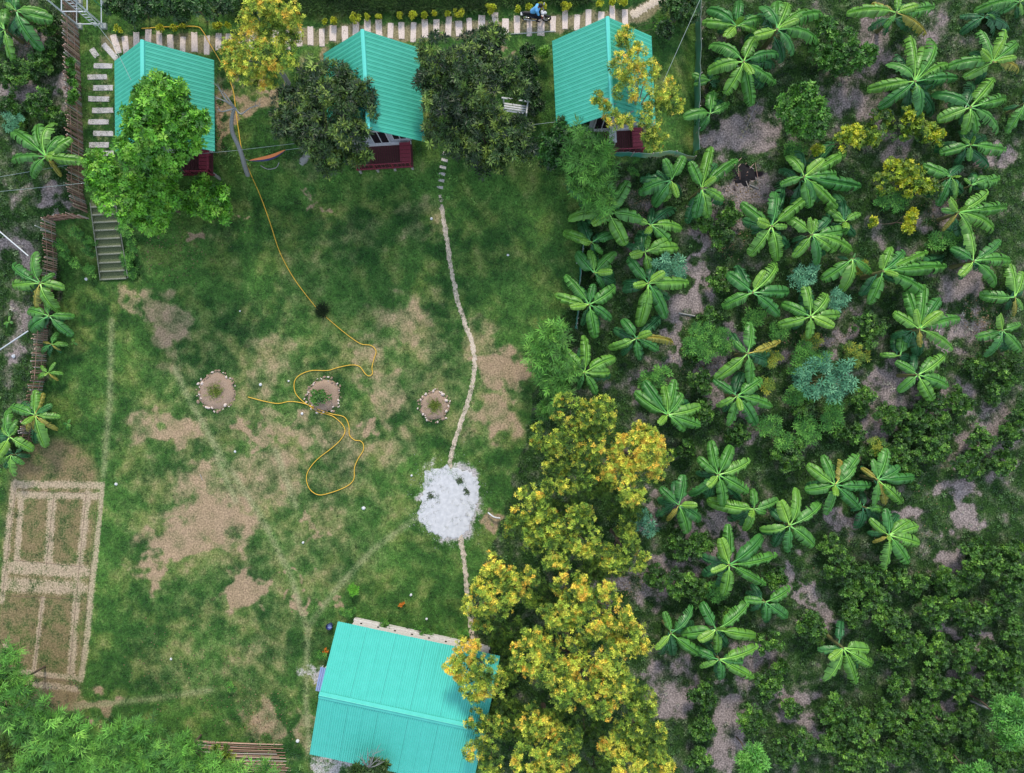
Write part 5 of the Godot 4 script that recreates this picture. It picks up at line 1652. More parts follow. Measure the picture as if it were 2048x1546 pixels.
func build_rider() -> void:
	var p := at(1072, 41)
	var turn := deg_to_rad(-3.0)
	# motorbike pointing along +x
	var o := thing("motorbike", "dark blue motorbike ridden along the stepping slabs", "motorbike", p, turn)
	for x in [-0.62, 0.62]:
		var w := part("wheel", tube_mesh([Vector3(x, 0.3, -0.05), Vector3(x, 0.3, 0.05)], [0.04], 10), mats.chrome, o)
		part("tyre", ring_mesh(0.26, 0.05), mats.black, w, Transform3D(Basis.IDENTITY, Vector3(x, 0.3, 0)))
		part("rim", ring_mesh(0.21, 0.018), mats.chrome, w, Transform3D(Basis.IDENTITY, Vector3(x, 0.3, 0)))
		for k in 5:
			var a := TAU * k / 5.0
			part("spoke", tube_mesh([Vector3(x, 0.3, 0), Vector3(x + cos(a) * 0.21, 0.3 + sin(a) * 0.21, 0)], [0.012], 4), mats.chrome, w)
	part("body", blend_body([[Vector3(-0.75, 0.72, 0), Vector3(-0.2, 0.62, 0), 0.07, 0.15], [Vector3(-0.2, 0.5, 0), Vector3(0.25, 0.42, 0), 0.15, 0.12], [Vector3(0.25, 0.45, 0), Vector3(0.42, 0.9, 0), 0.13, 0.1]], 0.03, 0.06), mats.navy, o)
	part("seat", blend_body([[Vector3(-0.72, 0.8, 0), Vector3(-0.05, 0.78, 0), 0.10, 0.11]], 0.03, 0.03), mats.black, o)
	for s in [-1, 1]:
		part("leg_shield", blend_body([[Vector3(0.33, 0.45, s * 0.1), Vector3(0.42, 0.85, s * 0.19), 0.06, 0.07]], 0.025, 0.03), mats.red if s > 0 else mats.navy, o)
		part("grip", tube_mesh([Vector3(0.33, 1.02, s * 0.22), Vector3(0.27, 1.03, s * 0.37)], [0.02], 6), mats.black, o)
		part("mirror", blend_body([[Vector3(0.42, 1.2, s * 0.33), Vector3(0.42, 1.22, s * 0.4), 0.04, 0.045]], 0.02, 0.02), mats.chrome, o)
		part("footrest", tube_mesh([Vector3(0.05, 0.3, s * 0.1), Vector3(0.05, 0.3, s * 0.3)], [0.02], 5), mats.black, o)
	part("handlebar", tube_mesh(smooth_line([Vector3(0.3, 1.03, -0.34), Vector3(0.4, 1.0, -0.15), Vector3(0.4, 1.0, 0.15), Vector3(0.3, 1.03, 0.34)], 4), [0.018], 6), mats.chrome, o)
	part("headlight", blend_body([[Vector3(0.5, 0.92, 0), Vector3(0.55, 0.9, 0), 0.1, 0.08]], 0.025, 0.02), mats.white, o)
	part("front_mudguard", blend_body([[Vector3(0.5, 0.6, 0), Vector3(0.85, 0.5, 0), 0.07, 0.06], [Vector3(0.44, 0.8, 0), Vector3(0.62, 0.35, 0), 0.05, 0.04]], 0.025, 0.03), mats.black, o)
	part("tail_plate", box_mesh(Vector3(-0.9, 0.68, 0), Vector3(0.12, 0.05, 0.19), 0.01), mats.white, o)
	part("exhaust", tube_mesh([Vector3(0.0, 0.28, 0.16), Vector3(-0.75, 0.36, 0.17)], [0.035, 0.05], 8), mats.chrome, o)
	part("carrier", blend_body([[Vector3(-0.85, 0.8, 0), Vector3(-0.6, 0.82, 0), 0.06, 0.06]], 0.025, 0.02), mats.navy, o)
	# rider, leaning forward to the grips
	var r := thing("person", "rider in a light blue shirt and black cap bent over the motorbike handlebar", "person", p, turn)
	var bones := []
	var hip := Vector3(-0.22, 0.95, 0)
	var chest := Vector3(0.02, 1.34, 0)
	var neck := Vector3(0.1, 1.5, 0)
	bones.append([hip + Vector3(0, 0, -0.07), hip + Vector3(0, 0, 0.07), 0.14, 0.14])
	bones.append([hip, chest, 0.145, 0.155])
	bones.append([chest + Vector3(0, 0.03, -0.15), chest + Vector3(0, 0.03, 0.15), 0.085, 0.085])
	bones.append([chest, neck, 0.07, 0.055])
	for s in [-1, 1]:
		bones.append([hip + Vector3(0, -0.05, s * 0.1), Vector3(0.18, 0.85, s * 0.2), 0.105, 0.08])
		bones.append([Vector3(0.18, 0.85, s * 0.2), Vector3(0.06, 0.42, s * 0.24), 0.075, 0.05])
		bones.append([Vector3(0.03, 0.37, s * 0.24), Vector3(0.24, 0.35, s * 0.25), 0.05, 0.04])
		bones.append([chest + Vector3(0, 0.03, s * 0.19), Vector3(0.16, 1.12, s * 0.31), 0.065, 0.05])
		bones.append([Vector3(0.16, 1.12, s * 0.31), Vector3(0.29, 1.05, s * 0.31), 0.048, 0.038])
	part("body", blend_body(bones, 0.03, 0.05), mats.trousers, r)
	var shirt := [[hip + Vector3(0, 0.06, 0), chest, 0.172, 0.178], [chest + Vector3(0, 0.03, -0.15), chest + Vector3(0, 0.03, 0.15), 0.105, 0.105]]
	for s in [-1, 1]:
		shirt.append([chest + Vector3(0, 0.03, s * 0.18), Vector3(0.12, 1.19, s * 0.29), 0.085, 0.07])
	part("shirt", blend_body(shirt, 0.028, 0.05), mats.shirt, r)
	var head := neck + Vector3(0.11, 0.14, 0)
	part("head", blend_body([[head, head + Vector3(0.02, -0.06, 0), 0.105, 0.085], [head + Vector3(0.1, -0.02, 0), head + Vector3(0.115, -0.03, 0), 0.02, 0.016], [head + Vector3(0, -0.02, -0.1), head + Vector3(0, -0.03, -0.105), 0.02, 0.015], [head + Vector3(0, -0.02, 0.1), head + Vector3(0, -0.03, 0.105), 0.02, 0.015], [neck, head, 0.055, 0.06]], 0.016, 0.02), mats.skin, r)
	part("cap", blend_body([[head + Vector3(-0.02, 0.05, 0), head + Vector3(0.01, 0.05, 0), 0.112, 0.11], [head + Vector3(0.1, 0.05, -0.04), head + Vector3(0.1, 0.05, 0.04), 0.035, 0.035]], 0.016, 0.02), mats.black, r)
	for s in [-1, 1]:
		var hand := [[Vector3(0.27, 1.05, s * 0.31), Vector3(0.31, 1.055, s * 0.305), 0.033, 0.03]]
		for k in 4:
			var z: float = s * (0.27 + k * 0.022)
			hand.append([Vector3(0.31, 1.06, z), Vector3(0.35, 1.045, z), 0.011, 0.010])
			hand.append([Vector3(0.35, 1.045, z), Vector3(0.345, 1.01, z), 0.010, 0.009])
		hand.append([Vector3(0.29, 1.045, s * 0.27), Vector3(0.32, 1.005, s * 0.265), 0.012, 0.010])
		part("hand", blend_body(hand, 0.009, 0.012), mats.skin, r)
	var bag := top("carrier_bag", blend_body([[Vector3(0, 0, -0.05), Vector3(0.03, 0.03, 0.08), 0.09, 0.10], [Vector3(0, 0.1, 0), Vector3(0.02, 0.14, 0), 0.04, 0.02]], 0.022, 0.04), mats.white, "white bag hung in front of the motorbike rider", "bag")
	bag.position = p + Vector3(0.33, 0.95, 0.04)

# ------------------------------------------------------------------ small things
func build_small_things() -> void:
	# hammock slung between bare tree and dark tree
	var a := at(498, 321, 0.8)
	var b := at(571, 300, 0.8)
	var h := thing("hammock", "orange and blue striped hammock slung beside the dark round tree", "hammock", a)
	var d := b - a
	var side := d.cross(Vector3.UP).normalized()
	for k in 2:
		var st := new_st()
		st.set_smooth_group(1)
		var rows := []
		for i in 17:
			var t := i / 16.0
			var w := 0.15 * pow(sin(PI * t), 0.7) + 0.012
			var sag := -0.5 * sin(PI * t)
			var row := []
			for j in 4:
				var f := (j / 3.0) if k == 0 else (j / 3.0 - 1.0)
				row.append(d * t + side * f * w + Vector3(0, sag + absf(f) * absf(f) * w * 0.5, 0))
			rows.append(row)
		for i in 16:
			for j in 3:
				quad(st, rows[i][j], rows[i + 1][j], rows[i + 1][j + 1], rows[i][j + 1])
		part("cloth", done(st), leaf_mat([Color(0.20, 0.24, 0.42), Color(0.95, 0.58, 0.34)][k], 0.9, 0.2), h)
	part("cord", tube_mesh([at(487, 318, 1.2) - a, Vector3.ZERO], [0.012], 5), mats.wire, h)
	part("cord", tube_mesh([d, at(601, 296, 1.2) - a], [0.012], 5), mats.wire, h)
	# wires in the air
	for q in [["thin pale wire running from the bamboo fence towards the hammock tree", [-20, 385, 0.8, 170, 366, 2.0]], ["thin pale wire strung between cabin deck and dark round tree", [340, 312, 2.4, 470, 301, 2.2, 590, 287, 2.6]], ["thin pale wire dropping from the steel tower over the cabin roof", [165, 12, 4.0, 230, 95, 4.5, 262, 160, 4.6]], ["thin wire running over the slim yellow tree to the green net", [1402, -5, 4.6, 1366, 75, 4.6, 1326, 165, 4.6]], ["thin wires between the dark tree and the cabin with the table", [1060, 250, 2.6, 1110, 244, 2.6]], ["pale wire leading to the banana plants behind the bamboo fence", [-20, 357, 1.4, 165, 325, 1.6]]]:
		var pts := []
		for i in range(0, q[1].size(), 3):
			pts.append(at(q[1][i], q[1][i + 1], q[1][i + 2]))
		top("wire", tube_mesh(pts, [0.012], 4), mats.wire, q[0], "wire")
	# props and sticks
	for q in [["white slanting pipe behind the bamboo fence reaching a banana plant", "pipe", [-10, 455, 0.3, 57, 512, 1.2], 0.04, mats.steel], ["white slanting pipe below the second fence banana", "pipe", [-10, 706, 0.3, 56, 662, 1.0], 0.04, mats.steel], ["pale leaning pole with a white cap across the bamboo fence", "pole", [106, 466, 0.2, 70, 451, 1.9], 0.035, mats.concrete], ["pale dead branch lying on the orchard path", "branch", [1357, 626, 0.05, 1390, 632, 0.05], 0.05, mats.pale_bark], ["grey pole leaning out of the pale lime tree", "pole", [1942, 1402, 0.2, 1985, 1420, 1.5], 0.06, mats.pale_bark], ["curved white pipe end beside the cement patch", "pipe", [976, 1025, 0.2, 988, 1034, 0.3, 1000, 1036, 0.2], 0.05, mats.white], ["forked pale twig on the grass below the hammock", "twig", [521, 331, 0.05, 535, 338, 0.05, 552, 335, 0.05, 558, 325, 0.05], 0.03, mats.pale_bark], ["pale stripped branch on the bare soil by the banana plants", "branch", [1500, 370, 0.05, 1517, 377, 0.06], 0.03, mats.pale_bark], ["thin pale twig lying on the dry grass", "twig", [400, 948, 0.04, 405, 960, 0.04], 0.02, mats.pale_bark]]:
		var pts := []
		for i in range(0, q[2].size(), 3):
			pts.append(at(q[2][i], q[2][i + 1], q[2][i + 2]))
		var o := top(q[1], tube_mesh(smooth_line(pts, 3), [q[3]], 6), q[4], q[0], q[1])
		o.position.y = 0.0
	# dead white thorny branch in the soil clearing
	var base := at(1485, 275)
	var br := thing("dead_branch", "bleached dead branch with withered leaves in the soil clearing", "branch", base)
	part("stick", tube_mesh(smooth_line([Vector3.ZERO, at(1495, 250, 0.2) - base, at(1505, 225, 0.3) - base, at(1515, 205, 0.3) - base], 3), [0.03, 0.02], 5), mats.pale_bark, br)
	for i in 26:
		var c := at(lerpf(1485, 1515, i / 26.0) + rng.randfn() * 4.0, lerpf(275, 205, i / 26.0), 0.25) - base
		part("withered_leaf", sprays.tiny, leaf_mat(Color(0.78, 0.74, 0.60), 0.8, 0.2) if i == 0 else mats.withered if mats.has("withered") else mats.grass, br, Transform3D(Basis.from_euler(Vector3(rng.randf(), rng.randf() * 6.0, 0)).scaled(Vector3.ONE * rng.randf_range(0.5, 1.0)), c))
		if i == 0:
			mats.withered = br.get_child(1).material_override
	# loose pale stones on the lawn
	var st := new_st()
	var stone := rock_mesh(77, Vector3(0.11, 0.07, 0.09))
	for q in [[727, 1016, 1.5], [822, 1190, 1.1], [853, 1238, 1.0], [342, 1318, 1.0], [606, 1085, 1.0], [521, 769, 1.2], [604, 827, 1.1], [470, 903, 1.0], [1016, 510, 1.0], [863, 437, 1.1], [480, 622, 0.7], [577, 762, 0.8], [172, 558, 1.2], [823, 951, 0.9], [595, 1482, 1.4], [27, 712, 1.6], [232, 968, 1.2], [1155, 525, 1.0]]:
		var o := top("pale_stone", stone, mats.white, "small pale stone or scrap lying loose on the grass", "stone", "loose pale stones on the grass")
		o.position = at(q[0], q[1], 0.05)
		o.rotation.y = rng.randf() * TAU
		o.scale = Vector3.ONE * q[2] * 0.8
	# bucket
	var bk := thing("bucket", "blue plastic bucket standing by the corner of the corrugated roof", "bucket", at(661, 1250))
	st = new_st()
	tube(st, [Vector3(0, 0, 0), Vector3(0, 0.34, 0)], [0.15, 0.2], 14, false)
	for k in 12:
		tri(st, Vector3(0, 0.02, 0), Vector3(cos(TAU * k / 12) * 0.15, 0.02, sin(TAU * k / 12) * 0.15), Vector3(cos(TAU * (k + 1) / 12) * 0.15, 0.02, sin(TAU * (k + 1) / 12) * 0.15))
	part("shell", done(st), mats.bucket, bk)
	var rim := []
	for k in 17:
		rim.append(Vector3(cos(TAU * k / 16.0) * 0.2, 0.34, sin(TAU * k / 16.0) * 0.2))
	part("rim", tube_mesh(rim, [0.022], 6), mats.navy, bk)
	part("water", tube_mesh([Vector3(0, 0.02, 0), Vector3(0, 0.2, 0)], [0.13, 0.165], 14), mats.bench_blue, bk)
	# marigolds
	for q in [[805, 1206, "orange marigold plant on the lawn beside a pale stone"], [652, 1299, "orange flowering plant by the gable of the corrugated roof"], [838, 0, ""]]:
		if q[2] == "":
			continue
		var p := at(q[0], q[1])
		var f := thing("marigold", q[2], "flower", p)
		var xfs := []
		var cols := []
		for i in 12:
			xfs.append(Transform3D(Basis(Vector3.UP, rng.randf() * TAU), Vector3(rng.randfn() * 0.12, 0.12, rng.randfn() * 0.12)))
			cols.append(pick([Color(0.2, 0.36, 0.12), Color(0.3, 0.48, 0.16)], rng.randf()))
		scatter("foliage", sprays.weed, mats.grass, xfs, cols, f)
		for i in 9:
			part("blossom", sprays.tiny, mats.orange if mats.has("orange") else make_orange(), f, Transform3D(Basis(Vector3.UP, rng.randf() * TAU).scaled(Vector3.ONE * 0.9), Vector3(rng.randfn() * 0.1, 0.24, rng.randfn() * 0.1)))
	# white frame of a swing seat by the dark tree
	var sw := thing("garden_bench", "white wooden frame bench half hidden under the dark trees", "bench", at(1030, 222), deg_to_rad(-8))
	for q in [[-0.75, 0.35], [0.75, 0.35], [-0.75, -0.35], [0.75, -0.35]]:
		part("post", box_mesh(Vector3(q[0], 0.4, q[1]), Vector3(0.08, 0.8, 0.08), 0.01), mats.white, sw)
	part("rail", box_mesh(Vector3(0, 0.84, -0.35), Vector3(1.75, 0.07, 0.09), 0.01), mats.white, sw)
	part("rail", box_mesh(Vector3(0.75, 0.84, 0.04), Vector3(0.09, 0.06, 0.7), 0.01), mats.white, sw)
	for i in 4:
		part("seat_slat", box_mesh(Vector3(0, 0.42, -0.2 + i * 0.14), Vector3(1.4, 0.03, 0.1), 0.006), mats.white, sw)
	# strings pegged round the ball court
	for q in [[36, 981, 172, 986], [33, 962, 4, 1190], [108, 986, 92, 1132], [172, 987, 138, 1350], [26, 1120, 166, 1133], [8, 1191, 158, 1198], [85, 1196, 68, 1340], [45, 1348, 150, 1364], [196, 985, 160, 1340]]:
		top("court_string", tube_mesh([at(q[0], q[1], 0.03), at(q[2], q[3], 0.03)], [0.007], 4), mats.bamboo[2], "brown string pegged along a line of the ball court", "string", "strings of the ball court")
	# dark tussock that the hose runs under
	var xfs := []
	var cols := []
	var tp := at(645, 623)
	var tu := thing("tussock", "dark spiky grass tussock crossed by the yellow hose", "grass tussock", tp)
	for i in 46:
		xfs.append(Transform3D(Basis(Vector3.UP, rng.randf() * TAU).scaled(Vector3.ONE * rng.randf_range(0.6, 1.0)), Vector3(rng.randfn() * 0.12, 0.02, rng.randfn() * 0.12)))
		cols.append(pick([Color(0.10, 0.19, 0.06), Color(0.20, 0.31, 0.10)], rng.randf()))
	scatter("blades", sprays.reed, mats.grass, xfs, cols, tu)
	for q in [[920, 960], [934, 984], [861, 992]]:
		var wx := []
		var wc := []
		for i in 22:
			wx.append(Transform3D(Basis(Vector3.UP, rng.randf() * TAU).scaled(Vector3.ONE * rng.randf_range(0.4, 0.8)), Vector3(rng.randfn() * 0.12, 0.03, rng.randfn() * 0.1)))
			wc.append(pick([Color(0.22, 0.30, 0.18), Color(0.36, 0.44, 0.26)], rng.randf()))
		var wt := thing("weed_tuft", "small dark weed tuft growing through the pale cement patch", "weed", at(q[0], q[1]), 0.0, "weeds in the cement patch")
		scatter("blades", sprays.weed, mats.grass, wx, wc, wt)
	# burnt heap in the clearing
	var hp := thing("ash_heap", "burnt black ash heap on the bare soil beside a banana plant", "ash heap", at(1488, 350))
	st = new_st()
	st.set_smooth_group(1)
	for i in 16:
		var a0 := TAU * i / 16.0
		var a1 := TAU * (i + 1) / 16.0
		var r0 := 0.75 + 0.18 * sin(i * 2.3)
		var r1 := 0.75 + 0.18 * sin(((i + 1) % 16) * 2.3)
		var p0 := Vector3(cos(a0) * r0, -0.02, sin(a0) * r0)
		var p1 := Vector3(cos(a1) * r1, -0.02, sin(a1) * r1)
		quad(st, p0, p1, p1 * 0.5 + Vector3(0, 0.13, 0), p0 * 0.5 + Vector3(0, 0.13, 0))
		tri(st, p0 * 0.5 + Vector3(0, 0.13, 0), p1 * 0.5 + Vector3(0, 0.13, 0), Vector3(0, 0.17, 0))
	part("ash", done(st), grain_mat(Color(0.05, 0.05, 0.07), Color(0.16, 0.14, 0.15), 1.0, 0.08, 1.0, 30, 3.0), hp)
	for i in 14:
		var c := Vector3(rng.randfn() * 0.4, 0.12, rng.randfn() * 0.4)
		part("charred_stick", tube_mesh([c, c + Vector3(rng.randfn() * 0.3, 0.02, rng.randfn() * 0.3)], [0.02], 4), mats.bamboo[i % 5], hp)

func make_orange() -> Material:
	mats.orange = flat_mat(Color(0.85, 0.52, 0.16), 0.8)
	return mats.orange

# ------------------------------------------------------------------ grass and weeds
func build_grass() -> void:
	var lawn := PackedVector2Array()
	for q in [[165, -30], [1390, -30], [1388, 318], [1215, 326], [1165, 400], [1145, 600], [1085, 690], [1065, 800], [1045, 900], [1005, 1020], [975, 1120], [945, 1200], [948, 1250], [680, 1240], [640, 1390], [610, 1520], [560, 1480], [400, 1470], [150, 1400], [165, 1360], [0, 1350], [0, 950], [60, 890], [88, 780], [108, 440], [176, 430]]:
		var p := at(q[0], q[1])
		lawn.append(Vector2(p.x, p.z))
	var xfs := []
	var cols := []
	for i in 150000:
		var q := Vector2(rng.randf_range(-33.0, 12.0), rng.randf_range(-25.0, 24.0))
		var c := ground_color(q.x, q.y)
		var green := c.g - c.r
		if rng.randf() > 0.25 + green * 7.0:
			continue
		if not Geometry2D.is_point_in_polygon(q, lawn):
			continue
		var k := rng.randf_range(0.8, 2.0)
		var l := c.srgb_to_linear()
		xfs.append(Transform3D(Basis(Vector3.UP, rng.randf() * TAU).scaled(Vector3(1, rng.randf_range(0.5, 1.0), 1) * rng.randf_range(0.5, 1.05)), Vector3(q.x, ground_h(q.x, q.y) - 0.01, q.y)))
		cols.append(Color(l.r * k * 1.05, l.g * k * 1.12, l.b * k))
	print("tufts ", xfs.size())
	var o := scatter("grass", sprays.tuft, mats.grass, xfs, cols, self)
	o.set_meta("kind", "stuff")
	tag(o, "short patchy green grass of the lawn and bank", "grass")
	# weeds of the orchard floor, and taller weeds on the bank
	xfs = []
	cols = []
	for i in 46000:
		var q := Vector2(rng.randf_range(-33.0, 34.0), rng.randf_range(-25.0, 26.0))
		if Geometry2D.is_point_in_polygon(q, lawn):
			var v := 773.0 + q.y * FOCAL / 43.0
			var u := 1024.0 + q.x * FOCAL / 43.0
			if not (v > 300 and v < 400 and u > 380 and u < 1160) or clump_noise.get_noise_2d(q.x, q.y) < 0.05:
				continue
		var c := ground_color(q.x, q.y)
		if c.g - c.r < 0.03 and rng.randf() > 0.1:
			continue
		var k := rng.randf_range(0.7, 1.9)
		var l := c.srgb_to_linear()
		xfs.append(Transform3D(Basis(Vector3.UP, rng.randf() * TAU).scaled(Vector3.ONE * rng.randf_range(0.5, 1.3)), Vector3(q.x, ground_h(q.x, q.y) + rng.randf_range(0.0, 0.1), q.y)))
		cols.append(Color(l.r * k, l.g * k * 1.15, l.b * k))
	o = scatter("weeds", sprays.weed, mats.grass, xfs, cols, self)
	o.set_meta("kind", "stuff")
	tag(o, "low broad leaved weeds on the orchard soil and the bank", "weeds")

# ------------------------------------------------------------------ where each banana plant and bush stands in the photograph (pixels; leaf tips with their kind)
const BANANAS := [
	[1473,51,1419,8,0,1405,40,0,1479,-7,0,1454,72,1,1483,34,1,1548,31,0,1519,56,0],
	[1555,58,1650,12,0,1628,9,0,1596,33,1,1549,-3,0,1579,-5,0,1531,3,0,1650,77,0,1594,103,0,1512,75,1,1573,120,3],
	[1488,123,1423,80,0,1507,67,0,1561,97,0,1416,137,0,1459,190,0,1507,210,0,1554,168,0,1507,145,1],
	[1421,160,1384,152,0,1389,171,0,1438,149,0,1443,183,3],
	[1421,227,1421,179,0,1463,209,0,1372,226,0,1401,260,0],
	[1794,24,1698,14,0,1741,10,2,1773,55,0,1875,19,0,1836,5,1,1859,67,2,1801,-10,0,1734,53,3],
	[1975,29,1920,31,3,1922,65,3,1956,12,3,1994,36,0,2023,51,3,2023,3,3],
	[1831,162,1783,118,0,1819,65,0,1852,85,0,1879,68,0,1900,115,0,1895,126,0,1927,147,0,1739,176,0,1763,214,0,1842,210,0,1848,229,0,1879,222,3],
	[1987,123,1961,56,0,2021,58,0,2004,79,1,2048,79,0,1898,121,0,1932,157,0,2048,140,2,1965,101,1,2033,109,1],
	[1942,214,1872,178,0,1992,149,0,2028,190,0,1987,197,3,1876,236,0,2007,256,0,1934,267,0,1961,263,0,1920,251,3],
	[2040,3,2001,24,0,2048,29,0,2033,-10,0,2064,-7,0,1954,14,0],
	[2052,205,2006,217,3,2014,263,0,2043,239,0,2065,171,0,2074,222,0],
	[1404,376,1382,322,0,1420,288,0,1474,310,0,1430,353,1,1452,393,0,1396,436,0,1418,435,0,1373,448,3],
	[1609,353,1580,305,0,1597,282,3,1670,274,3,1648,317,1,1705,301,0,1666,320,0,1679,353,0,1728,376,0,1637,399,0,1560,366,0,1625,414,0,1679,416,0],
	[1544,452,1479,409,0,1551,378,0,1567,394,3,1517,443,1,1577,455,0,1502,464,3,1498,508,0,1560,522,0,1625,387,0,1573,346,3],
	[1625,469,1676,421,3,1705,465,0,1674,506,0,1592,517,0,1638,530,0,1570,431,0,1637,438,0,1620,436,1,1715,493,0],
	[1691,443,1681,380,3,1720,421,0,1650,414,0,1637,460,3,1698,455,1,1669,438,0],
	[1942,289,1881,305,0,1927,274,0,1953,277,1,2018,305,0,1939,322,0,1913,335,3,1867,296,3,1982,335,3],
	[1903,353,1845,334,0,1871,332,0,1924,351,1,1918,395,0,1874,409,0,1857,399,3],
	[1944,370,1953,346,0,1989,351,0,2006,361,0,1929,356,0,1939,385,0],
	[1918,424,1900,400,1,1936,412,1,1985,388,0,2035,409,0,1999,452,0,1951,447,0,1886,462,2,1954,489,0,1884,421,0,1937,506,3,1987,419,0],
	[1767,542,1747,610,0,1865,583,0,1798,547,1,1865,503,0,1817,506,0,1765,511,1,1781,489,0,1903,531,0,1903,517,3],
	[1706,517,1650,565,0,1687,584,0,1747,546,0,1703,560,0,1677,510,3,1713,507,0],
	[1218,426,1135,428,0,1186,450,1,1259,360,0,1210,392,1,1287,428,0,1251,491,0,1136,366,3],
	[1302,450,1263,433,0,1304,413,3,1348,406,3,1367,448,0,1297,466,1,1347,483,0,1283,483,3],
	[1184,484,1124,464,0,1157,438,3,1162,483,1,1241,459,0,1206,508,0,1186,498,3],
	[1189,546,1183,498,0,1227,498,0,1225,536,0,1224,541,1,1237,565,3,1212,574,0,1148,507,0],
	[1290,503,1254,483,3,1263,512,1,1360,489,0,1347,481,0,1302,471,0,1283,454,3,1323,496,0,1304,553,0],
	[1297,566,1252,515,0,1328,542,1,1381,566,0,1269,573,1,1340,633,0,1285,655,0,1295,636,0,1311,520,3],
	[1343,360,1314,342,3,1336,317,0,1369,310,0,1275,377,0,1297,349,3,1302,411,0,1333,406,0,1357,394,1,1283,349,3],
	[1179,609,1130,548,0,1107,597,0,1142,617,1,1186,566,0,1237,578,0,1227,636,0,1191,677,0],
	[1273,677,1247,635,0,1330,631,3,1300,662,1,1355,680,2,1322,696,0,1218,699,0,1275,720,0],
	[1169,746,1122,691,0,1176,669,0,1229,706,0,1222,742,0,1148,740,1,1152,778,0,1198,787,0],
	[1336,830,1283,765,0,1265,791,0,1330,770,0,1353,758,0,1371,791,0,1405,817,0,1405,850,0,1320,848,1,1376,858,0],
	[1506,585,1453,548,0,1479,526,3,1528,539,1,1562,521,0,1585,579,0,1446,613,0,1567,626,0],
	[1622,633,1607,558,0,1661,584,0,1687,626,0,1670,652,1,1624,678,0,1559,654,0,1564,606,0],
	[1496,707,1509,645,0,1567,686,2,1468,686,0,1547,722,3,1436,763,0,1509,768,0],
	[1475,792,1426,760,0,1527,757,0,1435,815,0,1484,819,1,1550,806,0,1520,851,0,1465,854,0,1478,740,3],
	[1840,658,1787,628,0,1809,579,0,1845,565,0,1877,589,0,1881,619,1,1926,625,0,1913,692,0,1840,696,2,1803,700,3,1833,619,1],
	[1801,711,1762,711,0,1811,665,0],
	[1837,750,1794,721,0,1869,716,0,1902,709,0,1905,766,0,1863,806,0,1796,781,0],
	[2006,661,1998,633,1,1956,680,0,1978,716,0,2046,705,0,2045,647,0],
	[2031,594,1962,597,0,2017,522,0,2031,633,2,2050,542,0,2050,617,0,2014,622,3],
	[1948,522,1934,450,0,2009,483,0,2032,512,0,2000,574,0,1925,554,1,1907,492,0,1977,515,0],
	[1437,950,1394,918,0,1417,882,0,1468,890,0,1505,928,0,1420,977,1,1502,983,0,1456,1012,0,1381,996,0,1410,999,3,1492,1006,3],
	[1358,1011,1319,977,0,1348,960,3,1368,949,0,1394,1009,1,1409,1039,0,1384,1065,0,1334,1045,2,1308,1029,3],
	[1508,1019,1466,1009,0,1508,977,0,1560,1003,0,1489,1065,0,1534,1029,0,1453,1042,3,1505,1035,1,1414,1009,0],
	[1580,1052,1603,977,0,1560,1003,1,1649,1003,0,1521,1061,0,1574,1107,0,1636,1087,0,1544,1094,3],
	[1459,1130,1456,1048,0,1440,1078,1,1534,1074,0,1560,1117,0,1433,1107,0,1538,1169,0,1456,1195,0,1424,1146,1],
	[1531,1205,1505,1166,3,1489,1198,0,1587,1179,0,1538,1244,0,1582,1234,0],
	[1342,1267,1332,1223,0,1391,1215,0,1316,1303,1,1410,1319,0,1342,1319,3],
	[1433,1260,1401,1208,0,1505,1211,0,1521,1277,0,1362,1270,0,1401,1286,1,1450,1257,1,1440,1309,0],
	[1671,970,1613,934,0,1645,911,0,1720,924,0,1750,977,0,1613,986,0,1727,1019,0,1655,1032,0,1675,990,1,1717,905,0,1688,918,2],
	[1756,960,1746,918,0,1779,897,0,1805,931,0,1841,957,0,1815,1012,0,1756,1012,0,1724,934,2,1779,1009,2],
	[1779,1071,1737,1042,0,1776,1016,0,1818,1035,0,1839,1045,0,1849,1084,0,1746,1087,2,1769,1143,0,1821,1130,0,1782,1084,1],
	[1733,1016,1720,1061,3,1769,1016,0,1701,1022,3,1766,1045,3],
	[1439,1320,1383,1297,0,1400,1336,0,1448,1362,0,1512,1359,0,1522,1300,0,1488,1317,0],
	[1687,1297,1638,1307,0,1742,1294,0,1664,1323,1,1660,1367,0,1719,1371,0,1755,1336,0],
	[91,313,93,238,0,65,243,0,16,248,0,140,274,0,119,266,0,13,318,0,166,323,0,57,354,0,124,352,2,103,308,1],
	[8,59,26,119,0,0,13,0,-16,31,0,-21,85,0,5,10,0],
	[31,21,91,21,0,103,41,0,72,101,0,28,-16,0,5,3,0,49,75,0],
	[79,566,62,502,0,12,527,0,17,574,0,106,546,0,128,571,0,111,623,0,65,619,2],
	[97,632,49,615,0,50,659,0,146,631,0,141,674,0,88,602,0],
	[103,689,111,662,0,135,685,0,78,706,0,120,702,2,83,681,2],
	[96,746,109,724,0,125,745,0,70,755,0,116,762,2,78,732,0,88,750,1],
	[69,830,70,779,0,88,785,2,18,809,0,101,807,0,119,834,0,114,862,2,47,861,2,93,895,0,47,848,1,65,889,3,69,869,2],
	[18,874,0,853,0,28,838,0,36,853,0,67,897,0,-5,920,1,10,814,0],
	[21,910,44,931,0,21,953,0,62,913,3,-5,928,0],
	[18,644,18,632,0,26,645,0,10,655,0,6,648,0],
	[135,848,140,838,0,142,853,0,133,860,0,125,847,0],
	[146,685,141,690,0,155,689,0,146,677,0],
]
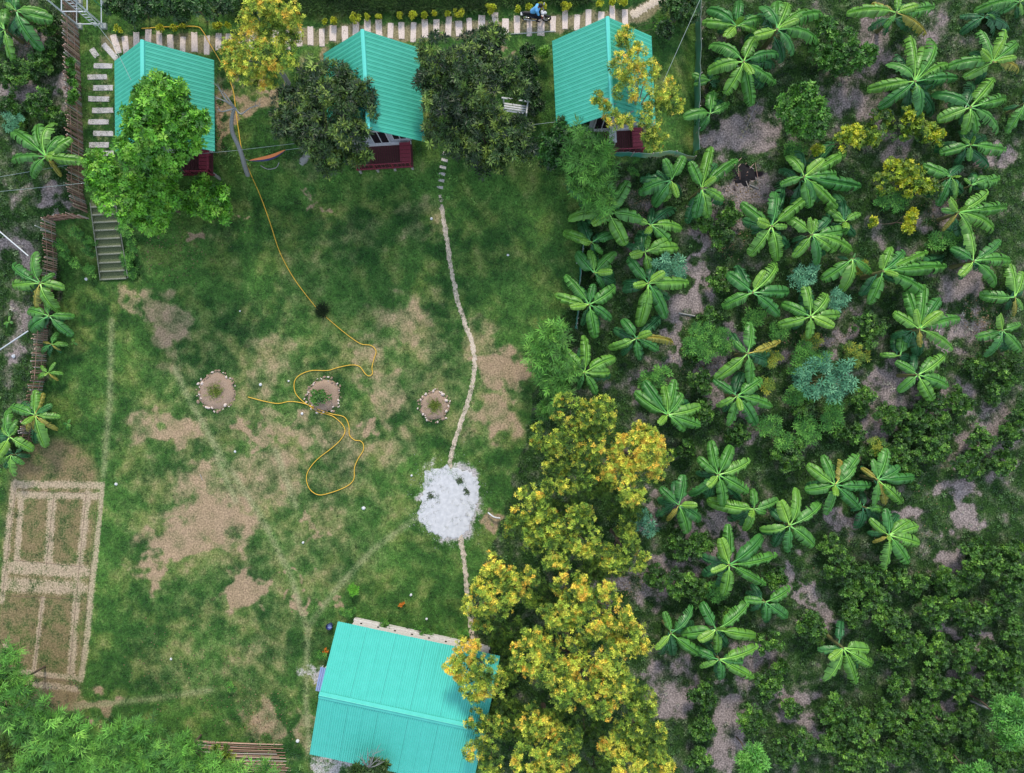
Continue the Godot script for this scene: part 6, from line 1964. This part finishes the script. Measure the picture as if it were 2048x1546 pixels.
const BUSHES := [
	[1742,659,41],[1608,822,28],[1722,802,29],[1660,851,26],[1781,835,34],[1837,841,31],[1889,851,31],[1863,796,33],[1915,802,33],[2016,737,36],[1951,734,28],[1869,897,34],
	[1961,884,31],[2016,871,28],[1749,907,31],[1400,763,28],[1393,704,21],[1400,825,28],[1475,867,28],[1576,903,34],[1814,874,24],[1934,929,33],[2000,923,31],[2036,835,26],
	[1993,786,26],[1706,867,23],[1400,1088,28],[1396,1186,28],[1406,1388,34],[1400,1454,31],[1400,1519,29],[1501,1444,34],[1537,1372,34],[1582,1415,20],[1537,1281,31],[1621,1255,34],
	[1582,1493,46],[1674,1421,39],[1722,1457,41],[1771,1431,36],[1664,1480,36],[1749,1512,34],[1706,1229,28],[1674,1131,38],[1664,1095,29],[1732,1154,34],[1791,1154,36],[1833,1170,26],
	[1706,1183,29],[1749,1203,31],[1781,1242,38],[1814,1278,33],[1788,1310,29],[1863,1229,36],[1905,1199,36],[1951,1235,36],[2000,1209,33],[2029,1261,31],[1889,1163,31],[1934,1154,31],
	[1983,1124,34],[2029,1157,33],[2023,1101,24],[1948,1095,31],[1876,1304,34],[1931,1307,36],[1983,1320,31],[2029,1323,28],[1863,1356,34],[1918,1372,31],[1974,1375,34],[2019,1359,28],
	[1850,1428,34],[1889,1450,31],[1934,1441,31],[1830,1470,31],[1859,1503,34],[1905,1516,24],[1954,1496,28],[2000,1525,28],[2042,1512,28],[1797,1375,28],[1700,1529,33],[1797,1503,29],
	[1445,1229,20],[1563,1333,16],[1368,1087,34],[1345,1166,34],[1309,1149,26],[1368,898,24],[1551,1156,24],[1391,1172,31],[1574,918,34],[1795,911,33],[1851,905,33],[1818,950,29],
	[1671,856,24],[30,150,32],[70,130,30],[95,100,26],[20,215,26],[75,205,30],[110,235,24],[95,50,25],[35,245,22],[110,320,22],[1430,190,20],[1440,560,28],
	[1420,640,26],[1440,470,30],[1405,440,25],[1460,430,24],
]
